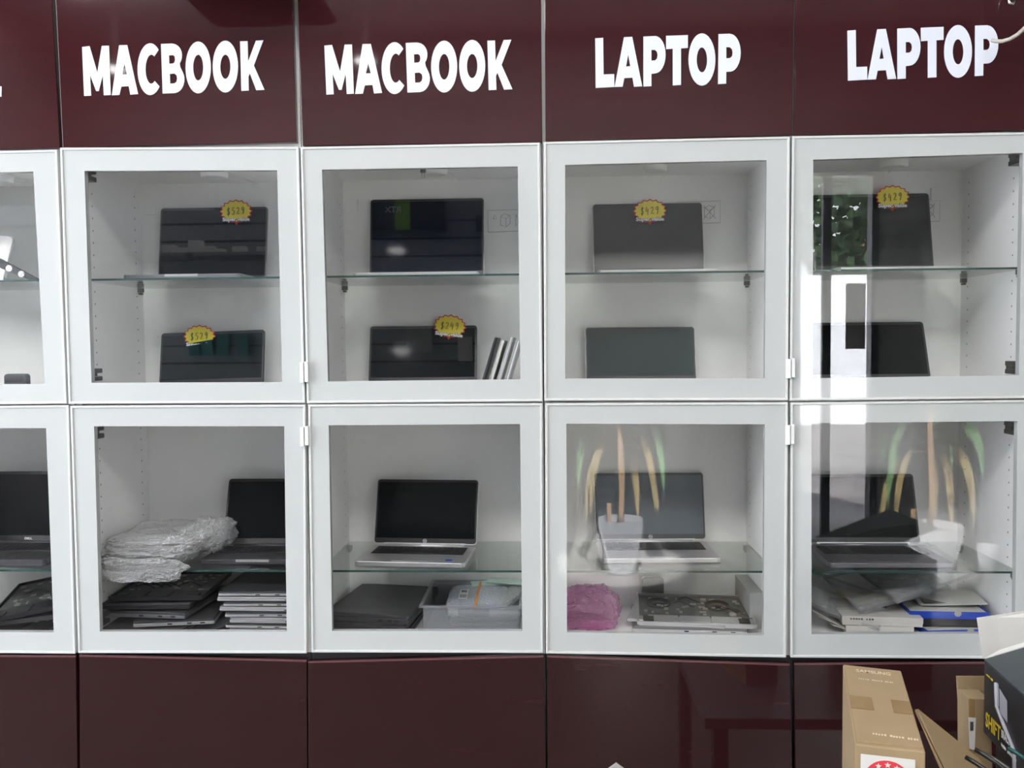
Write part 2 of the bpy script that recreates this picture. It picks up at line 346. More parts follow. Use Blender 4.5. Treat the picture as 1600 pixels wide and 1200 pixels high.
packet(798, 352, 22, 24, GREYB, 'grey accessory packet, rightmost on the slatwall top row', grp=None)
packet(770, 490, 34, 62, WHITEP, 'white cable packet hung low on the slatwall', grp=None)
packet(730, 470, 22, 40, WHITEP, 'narrow white packet left of the cable packet', grp=None)
packet(727, 545, 22, 38, WHITEP, 'white packet with an orange header', grp=None, stripe=None)
packet(655, 520, 40, 60, GREYB, 'long grey strap packet on the slatwall', grp=None)
for i, px in enumerate((335, 356, 386)):
    packet(px, 472, 17, 28, WHITEP, 'white earphone packet, %s of three over the teal packets' % ('leftmost', 'middle', 'rightmost')[i], grp=None)
for i, px in enumerate((305, 325, 349, 380)):
    packet(px, 540, 17, 32, TEAL, 'teal earphone packet, %s of the four in a row' % ('leftmost', 'second', 'third', 'rightmost')[i], grp=None)
q = mir(300, 402, SW)
tag(MB().box(q.x-.75, q.x+.9, -SW-.01, -SW+.28, q.z-.02, q.z).build('display_ledge', SLAT), 'white ledge on the slatwall holding small white boxes', 'shelf')
for i, (px, h) in enumerate(((196, 12), (262, 14), (282, 10), (303, 20), (322, 12), (338, 8), (372, 11), (410, 10))):
    b_ = mir(px, 400, SW-.15)
    tag(MB().box(-.035, .035, -.03, .03, 0, .004*h).build('small_carton', WHITEP, bevel=.001), 'small white carton on the slatwall ledge, place %s from the left' % ('first second third fourth fifth sixth seventh eighth'.split()[i]), 'carton', 'small cartons on the slatwall ledge').location = (b_.x, -SW+.12, q.z)

# ------------------------------------------------------------------ potted plants by the entrance
def strip_leaf(mb, base, dirx, length, up, width, droop):
    n = 10; L = []; R = []
    d = Vector((math.cos(dirx), math.sin(dirx), 0)); sd = Vector((-math.sin(dirx), math.cos(dirx), 0))
    for i in range(n+1):
        t = i/n; p = Vector(base)+d*(length*.55*math.sin(min(t*1.5, 1.57)))+Vector((0, 0, up*math.sin(min(PI*t*.9, PI))*.6-droop*t*t))
        wd = width*math.sin(PI*min(1, .12+t*.88))**.6+.002
        s2 = (sd*(1-t)+Vector((1, .1, 0))*t*1.6).normalized(); L.append(p+s2*wd/2); R.append(p-s2*wd/2)
    mb.add(L+R, [[i, i+1, n+2+i, n+1+i] for i in range(n)], True)
def plant(px, pyb, wpx, D, label, height, seed):
    rnd = random.Random(seed)
    q = mir(px, pyb, D); s = (D+2.2)/FPX; R = wpx*s/2; hp = 86*s
    t = thing('potted_plant', label, 'plant', (q.x, -D, 0), 0)
    MB().lathe([(0, 0), (R*.62, 0), (R*.68, .01), (R*.97, hp*.8), (R, hp), (R*.94, hp), (R*.9, hp*.86), (0, hp*.85)], 40).build('pot', POTW, t)
    MB().lathe([(0, hp*.88), (R*.9, hp*.87)], 24).build('soil', SOIL, t)
    MB().tube([(0, 0, hp*.8), (.01, 0, hp+.25), (-.01, .01, height*.8), (0, 0, height)], [.022, .02, .018, .014]).tube([(-R*.5, 0, hp*.8), (-R*.52, 0, hp+.1)], .014).build('stem', BARK, t)
    a = MB(); b = MB()
    for k in range(8):
        strip_leaf(a, (0, 0, height-.02-.03*k), R_((178, 200, 5, -20, 215, -40, 160, 22)[k])+.2*rnd.random(), .42+.15*rnd.random(), .22, .06, .30+.35*rnd.random())
    for k in range(5):
        strip_leaf(b, (0, 0, height-.3-.03*k), R_((8, 185, -25, 205, -60)[k]), .35+.2*rnd.random(), .08, .055, .55)
    a.build('leaves', LEAF, t); b.build('withered_leaves', LEAFD, t)
plant(970, 883, 70, 3.66, 'tall drooping plant in a white pot left of the entrance, seen mirrored', 1.25, 3)
plant(1452, 888, 96, 3.50, 'leafy plant in the wider white pot right of the entrance, seen mirrored', 1.2, 5)
q = mir(1543, 880, 3.6)
tag(MB().lathe([(0, 0), (.05, 0), (.062, .20), (.058, .20), (.05, .02), (0, .02)], 24).build('white_vase', POTW), 'small white vase at the right of the pots, seen mirrored', 'vase').location = (q.x, -3.6, 0)
# unseen spotlights added to brighten the entrance plants and their pots
for nm_, (sx_, tx_) in (('left', (mir(970, 883, 3.66).x,)*2), ('right', (mir(1452, 888, 3.5).x,)*2)):
    t = thing('added_spotlight', 'small black spotlight added on the ceiling to brighten the %s entrance plant' % nm_, 'spotlight', (sx_, -1.0, CH), 0, 'added spotlights')
    MB().lathe([(0, 0), (.03, 0), (.03, -.02), (.01, -.02), (.01, -.10), (0, -.10)], 20).build('mount', BLK, t)
    MB().tube([(0, .03, -.09), (0, -.03, -.17)], [.035, .045], 20).build('head', BLK, t)
    ld_ = bpy.data.lights.new('spot_beam', 'SPOT'); ld_.energy = SPOTW*(1.5 if nm_ == 'left' else .6); ld_.spot_size = math.radians(13); ld_.spot_blend = .6; ld_.shadow_soft_size = .04
    lo = bpy.data.objects.new('spot_beam', ld_); COL.objects.link(lo); lo.location = (sx_, -1.06, CH-.2); lo.rotation_euler = Vector((0, -2.5, -3.2)).to_track_quat('-Z', 'Y').to_euler()
# tree outside, over the white wall
tr = thing('street_tree', 'dark green tree beyond the white wall outside, seen mirrored', 'tree', (mir(1310, 400, 17).x, -15.6, -.01))
MB().tube([(0, 0, 0), (.1, 0, 2), (0, 0, 3.4)], [.2, .16, .12]).build('trunk', BARK, tr)
cr_ = MB(); rr = random.Random(4)
for k in range(2600):
    a_, e_ = rr.random()*6.28, rr.random()*3.14; rad = 1.9*rr.random()**.4
    c_ = Vector((rad*math.cos(a_)*math.sin(e_)*1.5, rad*math.sin(a_)*math.sin(e_)*.6, 4.1+rad*math.cos(e_)*.9)); n_ = Vector((rr.random()-.5, rr.random()-.5, rr.random()-.5)).normalized()*.14
    m_ = n_.orthogonal().normalized()*.1
    cr_.add([c_-n_, c_+m_, c_+n_, c_-m_], [[0, 1, 2, 3]])
cr_.build('foliage', LEAF, tr)

# ------------------------------------------------------------------ cabinets
def nom(c, row):   # nominal outer corners (TL,TR,BR,BL) for door in column c
    x0, x1 = -1.8+.6*c+.002, -1.2+.6*c-.002
    z1, z0 = {'T': (Z0+1.276, Z0+.644), 'U': (Z0+.638, Z0+.002), 'L': (Z0-.002, Z0-.638), 'B': (Z0-.645, Z0-1.276)}[row]
    return [Vector((x0, 0, z1)), Vector((x1, 0, z1)), Vector((x1, 0, z0)), Vector((x0, 0, z0))]
N = None
OUT = {'U': [(N, (90, 234), (105, 630.5), N), ((94.5, 231), (467, 229.5), (477, 629.5), (108, 631)), ((470, 230), (843.5, 223), (848, 627), (480, 630)),
             ((849.5, 222), (1234, 213.5), (1231, 625.5), (850.5, 626)), ((1237.5, 213), N, N, (1233.5, 626))],
       'L': [(N, (108, 633), (118.5, 1021), N), ((110.5, 634), (477.5, 632), (479.5, 1020.5), (123, 1020)), ((482, 632), (847.5, 630), (848.5, 1020), (487, 1019)),
             ((852, 630), (1231, 628.5), (1228, 1027), (853, 1020.5)), ((1235, 629), N, N, (1235, 1027))]}
INN = {'U': [(N, (52, 268), (70, 600), N), ((132, 267), (433, 266), (441, 597), (143, 598)), ((503, 265), (809, 260), (813, 592.5), (512.5, 596)),
             ((883, 257.5), (1198, 250), (1195, 591), (883, 591.5)), ((1270.5, 249.5), (1598.5, 239), (1592, 586), (1270, 591))],
       'L': [(N, (72, 669), (84, 988), N), ((147, 666), (444, 666), (448, 987), (156, 987)), ((513.5, 664.5), (812.5, 662.5), (816, 986), (519, 986)),
             ((885, 662), (1195, 663), (1193, 993), (886, 988)), ((1268, 661), (1590, 658), (1586, 990), (1268, 991))]}
def resolve(c, row, table, inset):
    n = nom(c, row)
    if inset:
        n = [n[0]+Vector((.054, 0, -.054)), n[1]+Vector((-.054, 0, -.054)), n[2]+Vector((-.054, 0, .054)), n[3]+Vector((.054, 0, .054))]
    r = [at(*p, 0.0) if p else n[i] for i, p in enumerate(table[row][c])]
    return r
def inset(q, d):
    c = sum(q, Vector())/4
    return [p+Vector((d if p.x < c.x else -d, 0, d if p.z < c.z else -d)) for p in q]

contents = {
 ('U', 0): 'far left upper glazed white cabinet, cropped by the photo edge',
 ('U', 1): 'upper glazed white cabinet with two open laptops both priced 529',
 ('U', 2): 'upper glazed white cabinet holding the laptop priced 249',
 ('U', 3): 'upper glazed white cabinet under the left LAPTOP lettering',
 ('U', 4): 'upper glazed white cabinet under the right LAPTOP lettering',
 ('L', 0): 'far left lower glazed white cabinet, cropped by the photo edge',
 ('L', 1): 'lower glazed white cabinet holding the bubble wrapped bundle',
 ('L', 2): 'lower glazed white cabinet holding the clear plastic bin',
 ('L', 3): 'lower glazed white cabinet holding the pink bubble wrap',
 ('L', 4): 'lower glazed white cabinet holding blue cartons, behind the cardboard boxes'}
SHU, SHL = Z0+.3215, Z0-.4335      # tops of the glass shelves
def cabinet(c, row):
    x0, x1 = -1.8+.6*c, -1.2+.6*c; zb = Z0 if row == 'U' else Z0-.64
    t = thing('display_cabinet', contents[(row, c)], 'cabinet', (x0, 0, zb), 0, None)
    off = Vector((x0, 0, zb)); W_, H_ = .6, .64
    cb = MB().box(.001, .018, .021, .385, 0, H_).box(W_-.018, W_-.001, .021, .385, 0, H_).box(.018, W_-.018, .021, .385, 0.001, .018).box(.018, W_-.018, .021, .385, H_-.018, H_-.001)
    cb.build('carcass', CARC_H, t)
    bp = MB().box(.001, W_-.001, .386, .392, 0, H_).build('back_panel', BACKP, t)
    # the door: white painted glass border, raised rim, clear pane
    out = resolve(c, row, OUT, False); inn = resolve(c, row, INN, True)
    L = lambda q: [p-off for p in q]
    o2 = inset(out, .006)
    d = MB().ring(L(o2), L(inn), (0, .017, 0)).build('door', DOORW, t)
    back = [p+Vector((0, -.003, 0)) for p in out]; b2 = [p+Vector((0, -.003, 0)) for p in o2]
    MB().ring(L(back), L(b2), (0, .021, 0)).build('rim', RIM, d, bevel=.0012)
    pane = [p+Vector((0, .0005, 0)) for p in inn]
    MB().prism(L(pane), (0, .004, 0)).build('glass_pane', GLASS, d)
    # hinges inside
    hs = -1 if c in (2, 3) and False else 1
    hx = .02 if c in (1, 0) else W_-.05
    if c in (1, 4):
        hz = (.60-.012, .075) if row == 'U' else (.565, .075)
        for z in hz:
            x_a, x_b = (.0185, .048) if c == 1 else (W_-.048, W_-.0185)
            MB().box(x_a, x_b, .03, .075, z-.016, z-.004).box(x_a, x_b, .03, .075, z+.004, z+.016).box(x_a, (x_a+x_b)/2+.004, .035, .07, z-.005, z+.005).build('hinge', DKMETAL, d, bevel=.002)
    # the glass shelf and its pins
    zs = (SHU if row == 'U' else SHL)-zb
    sh = MB().box(.020, W_-.020, .046, .380, zs-.005, zs).build('shelf', SHELFG, t)
    MB().box(.020, W_-.020, .0445, .0459, zs-.005, zs).build('front_edge', SHELFE, sh)
    for sx in (.0185, W_-.0345):
        for yy in (.053, .352):
            MB().box(sx, sx+.016, yy-.004, yy+.004, zs-.018, zs-.0055).box(sx+.004, sx+.012, yy-.007, yy+.007, zs-.024, zs-.019).build('shelf_pin', DKMETAL, t)
    if row == 'U':
        pc = {0: (.31, .20), 1: (.3145, .188), 2: (.3076, .206), 3: (.295, .207), 4: (.3271, .213)}[c]
        pk = MB().lathe([(0, 0), (.036, 0), (.037, -.006), (.035, -.021), (.027, -.023), (.026, -.020), (0, -.020)], 36, (pc[0], pc[1], H_-.0181)).build('puck_light', PUCK, t)
        MB().lathe([(.026, -.0202), (0, -.0208)], 36, (pc[0], pc[1], H_-.0181)).build('lens', PUCKL, pk)
        MB().tube([(pc[0]+.02, pc[1]+.02, H_-.020), (pc[0]+.035, .30, H_-.020), (pc[0]+.05, .384, H_-.021)], .0015, 6).build('lead', PLAST, pk)
        if c in (2, 3, 4):      # small drawn mounting pictograms on a clear sticker
            bx, bz = {2: (.50, .50), 3: (.44, .515), 4: (.455, .51)}[c]
            st = MB(); r_ = .0006; yy = .3845
            def ln(*p): st.tube([(bx+a, yy, bz+b) for a, b in p], r_, 5)
            ln((-.045, .006), (-.04, .018), (-.035, .006), (-.045, .006))
            for ox in (-.012, .032):
                ln((ox-.012, -.012), (ox+.004, -.018), (ox+.004, .006), (ox-.012, .012), (ox-.012, -.012)); ln((ox+.004, -.018), (ox+.016, -.008), (ox+.016, .014), (ox+.004, .006)); ln((ox-.012, .012), (ox, .020), (ox+.016, .014))
            ln((.018, -.018), (.052, .02)); ln((.018, .018), (.052, -.018))
            ln((-.06, -.032), (.065, -.03), (.065, .032), (-.06, .03), (-.06, -.032))
            st.build('pictogram_sticker', EDGE, bp)
        if c in (1, 2, 4):
            lx, lz = {1: (.048, .55), 2: (.045, .55), 4: (.51, .555)}[c]
            MB().box(lx-.016, lx+.016, .380, .3855, lz-.018, lz+.018).build('cover_tab', BACKP, t, bevel=.001)
    return t
for c in range(5):
    for row in 'UL': cabinet(c, row)
# small white catches clipped over the door edges
def catch(px0, px1, py0, py1, label):
    t = thing('door_catch', label, 'catch', (0, 0, 0)); a = at(px0, py0, -.008); b = at(px1, py1, -.008); m_ = (a.x+b.x)/2
    t.location = (m_, -.003, b.z)
    MB().box(a.x-m_, -.0008, -.011, 0, 0, a.z-b.z).build('left_half', PLAST, t, bevel=.0015)
    MB().box(.0008, b.x-m_, -.009, 0, .002, a.z-b.z+.002).build('right_half', PLAST, t, bevel=.0015)
catch(469, 482, 566, 598, 'white plastic catch right of the upper cabinet with two 529 prices')
catch(469.5, 482.5, 667, 697, 'white plastic catch right of the bubble wrap cabinet')
catch(1229, 1242, 561, 591, 'white plastic catch left of the far right upper cabinet')
catch(1228, 1241, 664, 695, 'white plastic catch right of the pink bubble wrap cabinet')

# cherry doors above and below
TQ = [(N, (81, 0), (93.5, 231), N), ((87, 0), (457, 0), (463, 222), (98, 231)), ((465, 0), (845, 0), (847.5, 222), (472.5, 228)),
      ((851, 0), (1240.5, 0), (1238, 211), (852.5, 221)), ((1243, 0), N, N, (1240.5, 212))]
BQ = [(N, (118.5, 1024), (121, 1200), N), ((124, 1023), (479, 1031), (480, 1200), (125, 1200)), ((481.5, 1033), (849, 1024), (853, 1200), (482, 1200)),
      ((855, 1024), (1234, 1037), (1238, 1200), (856, 1200)), ((1241, 1036), N, N, (1243, 1200))]
tl = ['far left', 'over the shelf laptop and bottom laptop both priced 529','over the laptop priced 249', 'left LAPTOP lettered', 'right LAPTOP lettered']
bl = ['far left lower glossy dark red cabinet, cropped by the photo edge', 'lower dark red cabinet under the bubble wrap cabinet', 'lower dark red cabinet under the clear bin cabinet',
      'lower dark red cabinet under the pink bubble wrap cabinet', 'lower dark red cabinet behind the cardboard boxes']
def ext(q, row, c):
    n = nom(c, row); r = []
    for i, p in enumerate(q): r.append(at(*p, 0.0) if p else n[i].copy())
    # the image border cuts these doors: carry their sides on to the nominal end
    def carry(a, b, z): t_ = (z-b.z)/(a.z-b.z); return b+(a-b)*t_
    if row == 'T':
        z = n[0].z
        if q[0]: r[0] = carry(r[0], r[3], z)
        if q[1]: r[1] = carry(r[1], r[2], z)
    else:
        z = n[2].z
        if q[2]: r[2] = carry(r[2], r[1], z)
        if q[3]: r[3] = carry(r[3], r[0], z)
    return r
cherry = {}
for c in range(5):
    for row, Q in (('T', TQ), ('B', BQ)):
        x0 = -1.8+.6*c; zb = Z0+.64 if row == 'T' else Z0-1.28
        t = thing('cherry_cabinet', ('upper glossy dark red cabinet, %s' % tl[c]) if row == 'T' else bl[c], 'cabinet', (x0, 0, zb))
        off = Vector((x0, 0, zb))
        MB().box(.001, .018, .021, .385, 0, .64).box(.582, .599, .021, .385, 0, .64).box(.018, .582, .021, .385, .001, .018).box(.018, .582, .021, .385, .622, .638).build('carcass', CARC if row == 'T' else DKGREY, t)  # lower carcass coloured dark to stand in for shade in the door gap
        MB().box(.001, .599, .386, .392, 0, .64).build('back_panel', BACKP, t)
        q = [p-off for p in ext(Q[c], row, c)]
        d = MB().prism([q[3], q[2], q[1], q[0]], (0, .018, 0)).build('door', CHERRY if row == 'T' else CHERRYB, t, bevel=.0012)
        cherry[(row, c)] = (t, d, off)
        if row == 'B':
            e = [q[0]+Vector((0, -.0006, 0)), q[1]+Vector((0, -.0006, 0)), q[1]+Vector((0, -.0006, -.005)), q[0]+Vector((0, -.0006, -.005))]
            MB().prism(e, (0, .001, 0)).build('edge_band', CHERRYEDGE, d)
            MB().box(.03, .57, .06, .37, -.1, -.001).build('plinth', EDGE, t)

# lettering, outlines in a drawn sheet then carried onto the door plane
def ell(cx, cy, rx, ry, a0=0, a1=360, n=36): return [(cx+rx*math.cos(math.radians(a0+(a1-a0)*i/n)), cy+ry*math.sin(math.radians(a0+(a1-a0)*i/n))) for i in range(n+(0 if a1-a0 == 360 else 1))]
def arc_to(cx, cy, rx, ry, a0, a1, n=12): return ell(cx, cy, rx, ry, a0, a1, n)
MAC = [[(356, 238), (396, 234), (438, 372), (462, 233), (500, 232), (510, 488), (473, 490), (467, 385), (446, 468), (432, 468), (399, 385), (405, 491), (367, 493)],
       [(555, 230), (598, 229), (657, 484), (615, 487), (607, 443), (567, 445), (557, 488), (516, 490)], [(584, 325), (598, 382), (572, 383)],
       ell(722, 355, 68, 135, -48, -318, 30) + ell(728, 355, 31, 76, -306, -60, 20),
       [(780, 224), (835, 222)] + arc_to(842, 285, 51, 62, -85, 40, 8) + [(884, 345)] + arc_to(850, 410, 56, 70, -35, 85, 8) + [(789, 482)],
       [(823, 283), (845, 282), (854, 290), (856, 305), (853, 320), (845, 326), (824, 327)], [(827, 380), (852, 378), (864, 388), (867, 405), (863, 422), (852, 430), (829, 431)],
       ell(980, 347, 68, 135), ell(980, 348, 27, 67), ell(1126, 343, 68, 135), ell(1126, 344, 27, 63),
       [(1205, 212), (1245, 211), (1248, 318), (1290, 209), (1330, 207), (1279, 338), (1336, 465), (1292, 467), (1257, 378), (1250, 396), (1252, 468), (1212, 470)]]
LAP = [[(433, 200), (475, 197), (477, 388), (532, 386), (533, 453), (436, 458)],
       [(583, 194), (626, 192), (678, 450), (635, 452), (627, 405), (585, 407), (576, 452), (534, 453)], [(605, 285), (616, 345), (594, 347)],
       [(684, 191), (745, 188)] + arc_to(745, 285, 55, 97, -88, 88, 16) + [(726, 385), (726, 449), (684, 451)], [(726, 260), (745, 260), (755, 270), (758, 287), (755, 305), (745, 315), (726, 316)],
       [(802, 187), (916, 183), (916, 250), (880, 252), (880, 443), (837, 445), (837, 254), (803, 256)],
       ell(989, 310, 70, 136), ell(989, 312, 27, 65),
       [(1075, 178), (1135, 176)] + arc_to(1136, 275, 55, 98, -88, 88, 16) + [(1116, 374), (1115, 436), (1073, 438)], [(1116, 246), (1135, 246), (1146, 257), (1149, 275), (1146, 293), (1135, 303), (1116, 304)]]
LET = {1: (MAC, lambda x, y: ((428+(x-356)*.969)/3.3333, (y+7-4*(x-356)/980)/3.3333)), 2: (MAC, lambda x, y: (400+x/3.3333, y/3.3333)),
       3: (LAP, lambda x, y: (800+x/3.3333, y/3.3333)), 4: (LAP, lambda x, y: (1180+(540+(x-433)*1.166)/3.75, (180+(y-200)*1.136-5*(x-433)/758)/3.75)),
       0: ([[(0, 0), (10, 0), (10, 47), (24, 47), (24, 63), (0, 63)]], lambda x, y: (-21.5+x, 88+y))}
for c, (word, fn) in LET.items():
    t, d, off = cherry[('T', c)]
    loops = [[(at(*fn(x, y), -.0008).x-off.x, at(*fn(x, y), -.0008).z-off.z) for x, y in lp] for lp in word]
    loops_mesh('lettering', loops, .0014, VINYL, d, T((0, -.0008, 0)) @ XZ)

# ------------------------------------------------------------------ laptops
def laptop(label, x, y, z, w, d, h, lean, yaw=0, t=.015, body=SILVER, scr=SCREEN, bez=BEZ, deck=None, logo=None, logo_m=PRINTW, keys=True, notch=False, margin=(.006, .012), group=None, hingebar=False, lidroll=0, intel=False):
    """x,y,z: middle of the hinge line on the surface it stands on; base runs towards -y"""
    o = thing('laptop', label, 'laptop', (x, y, z), yaw, group)
    b = MB().rslab(-w/2, w/2, -d, 0, .0015, t, .010).build('base', body, o, bevel=.0015)
    for sx in (-1, 1):
        for yy in (-.03, -d+.03): MB().rslab(sx*(w/2-.03)-.01, sx*(w/2-.03)+.01, yy-.004, yy+.004, 0, .0016, .003).build('rubber_foot', KEY, b)
    if deck: MB().rslab(-w/2+.002, w/2-.002, -d+.002, -.002, t, t+.0006, .009).build('deck', deck, b)
    zt = t+.0008
    k = MB(); kx0, kx1, ky0, ky1 = -w/2+.022, w/2-.022, -d*.52, -.022
    if keys:
        k.box(kx0-.002, kx1+.002, ky0-.002, ky1+.002, t, zt)
        rows = 6; rh = (ky1-ky0)/rows
        for r in range(rows):
            n = 14 if r != 0 else 9; off = 0; ww = (kx1-kx0)/n
            for i in range(n):
                if r == 0 and i in (3, 4, 5):
                    if i == 3: k.box(kx0+3*ww+.001, kx0+6*ww-.001, ky0+.001, ky0+rh-.001, zt, zt+.0018)
                    continue
                k.box(kx0+i*ww+.001, kx0+(i+1)*ww-.001, ky0+r*rh+.001, ky0+(r+1)*rh-.001, zt, zt+.0018)
        k.build('keyboard', KEY, o)
    MB().rslab(-.052, .052, -d+.012, -d*.56, t, t+.0009, .004).build('touchpad', body if not deck else deck, o)
    if notch: MB().rslab(-.045, .045, -d-.0008, -d+.004, t-.006, t+.0002, .002).build('finger_notch', SILVER, o)
    if intel: MB().box(w/2-.055, w/2-.038, -d+.02, -d+.035, t+.0002, t+.001).build('processor_badge', BLUEB, o)
    MB().tube([(-w*.38, .001, t), (w*.38, .001, t)], .005, 12).build('hinge', body, o)
    R = T((0, .002, t)) @ RX(-lean) @ RY(lidroll)
    lid = MB(); lid.M = R @ XZ; lid.rslab(-w/2, w/2, .003, h, -.006, 0, .009); lid = lid.build('lid', body, o, bevel=.0008)
    bzl = MB(); bzl.M = R @ XZ; bzl.rslab(-w/2+.0015, w/2-.0015, .006, h-.0015, 0, .0012, .008); bzl.build('bezel', bez, lid)
    ds = MB(); ds.M = R @ XZ; ds.box(-w/2+margin[0], w/2-margin[0], margin[1]+.008, h-margin[0]-.003, .0012, .0017); ds.build('display', scr, lid)
    cm = MB(); cm.M = R @ XZ; cm.lathe([(0, .0016), (.0016, .0016), (.0018, .0012)], 12, (0, h-.006, 0)); cm.build('webcam', DKMETAL, lid)
    if hingebar:
        hb = MB(); hb.M = R @ XZ; hb.box(-w/2+.03, w/2-.03, .002, .007, 0, .003); hb.build('hinge_bar', SILVER, lid)
    if logo:
        s, wl, hl = logo
        if s == 'hp':
            rg = MB(); rg.M = R @ XZ @ T((0, .0125, .0018)); rg.ring([(.0055*math.cos(a*PI/12), .0055*math.sin(a*PI/12), 0) for a in range(24)], [(.0047*math.cos(a*PI/12), .0047*math.sin(a*PI/12), 0) for a in range(24)], (0, 0, .0004)); rg.build('logo_ring', logo_m, lid)
            text('logo', 'hp', .008, logo_m, lid, R @ XZ @ T((0, .0125, .0022)), fit=(.006, .0065), thick=.0002)
        else:
            text('logo', s, .01, logo_m, lid, R @ XZ @ T((0, .0115, .0022)), fit=(wl, hl), thick=.0002, bold=.0003)
    return o
R_ = math.radians
laptop('open space grey laptop on the glass shelf, priced 529 at its top edge', -.953, .325, SHU, .315, .212, .213, R_(8.5), body=SPACE, notch=True, margin=(.005, .004))
laptop('open silver laptop on the glass shelf, mirrored box seen in its screen', -.333, .325, SHU, .328, .215, .232, R_(8.5), t=.012, body=SILVER, bez=BEZG, scr=mat('blue_black_screen', (.010, .013, .024), .05, spec=.12), logo=('acer', .030, .0065), logo_m=PRINTW)
laptop('open laptop with grey glare screen on the shelf, priced 429', .296, .325, SHU, .310, .205, .212, R_(12), t=.012, body=SILVER, bez=BEZG, scr=mat('charcoal_screen', (.03, .032, .036), .30, noise=.05))
laptop('open laptop on the far right glass shelf, priced 429', .920, .325, SHU, .326, .20, .228, R_(11), t=.012, body=SILVER, bez=BEZG, scr=mat('dark_soft_screen', (.022, .025, .028), .12))
FU = Z0+.018
laptop('open black laptop on the cabinet bottom, priced 529, teal packets mirrored in it', -.956, .305, FU, .308, .20, .160, R_(12), yaw=R_(-2), t=.014, body=BLK, bez=BEZ, lidroll=R_(-1.5), scr=mat('teal_black_screen', (.006, .010, .011), .05, spec=.12))
laptop('open dark laptop on the cabinet bottom, priced 249', -.348, .315, FU, .310, .20, .172, R_(14), t=.014, body=DKGREY, bez=BEZ)
laptop('open laptop with screen coloured grey green for its reflection on the cabinet bottom', .272, .315, FU, .311, .20, .162, R_(14), t=.014, body=SILVER, scr=SCREENG, bez=BEZG)
laptop('open dark laptop on the far right cabinet bottom', .905, .300, FU, .326, .20, .175, R_(20), t=.014, body=DKGREY, bez=BEZG)
laptop('open black laptop on the shelf beside the bubble wrapped bundle', -.775, .262, SHL, .285, .165, .192, R_(20), t=.014, body=DKGREY, bez=BEZ, notch=True)
laptop('open silver laptop with black screen on the shelf over the clear bin', -.340, .262, SHL, .294, .19, .187, R_(17), yaw=R_(-4.5), t=.014, body=SILVER, bez=BEZ, logo=('hp', 0, 0), hingebar=True, intel=True)
laptop('open silver laptop with matte screen coloured grey for its washed reflection on the shelf over the pink wrap', .298, .318, SHL, .313, .20, .195, R_(12), yaw=R_(1.5), t=.014, body=SILVER, scr=SCREENM, bez=BEZG, logo=('hp', 0, 0), hingebar=True)
laptop('open dark laptop on the far right shelf over the blue cartons', .878, .275, SHL, .312, .205, .197, R_(17), t=.014, body=SPACE, bez=BEZG, hingebar=True)
laptop('open charcoal laptop at the far left edge of the photo', at(43, 845, .27).x, .272, SHL, .33, .20, .205, R_(14), t=.02, body=DKGREY, bez=BEZ, logo=('DELL', .022, .006), intel=False)

# ------------------------------------------------------------------ closed laptops
def closed(label, x, y, z, w, d, t, yaw=0, body=SILVER, lidm=None, tilt=(0, 0), ports=(.1, .3, .6), group=None, name='closed_laptop'):
    """x,y: middle of the footprint"""
    o = thing(name, label, 'laptop', (x, y, z), 0, group, rot=(tilt[0], tilt[1], yaw))
    base = MB().rslab(-w/2, w/2, -d/2, d/2, .0002, t*.55, .007).build('base', body, o, bevel=.001)
    MB().rslab(-w/2+.001, w/2-.001, -d/2+.001, d/2-.001, t*.58, t-.0002, .007).build('lid', lidm or body, o, bevel=.001)
    MB().rslab(-w/2+.003, w/2-.003, -d/2+.003, d/2-.003, t*.5, t*.6, .006).build('seam', PORT, o)
    p = MB()
    for f in ports: p.box(w/2-.02-f*w*.8, w/2-.02-f*w*.8+.012, -d/2-.0004, -d/2+.002, t*.2, t*.45)
    p.build('ports', PORT, base)
    return o
FL = Z0-.622
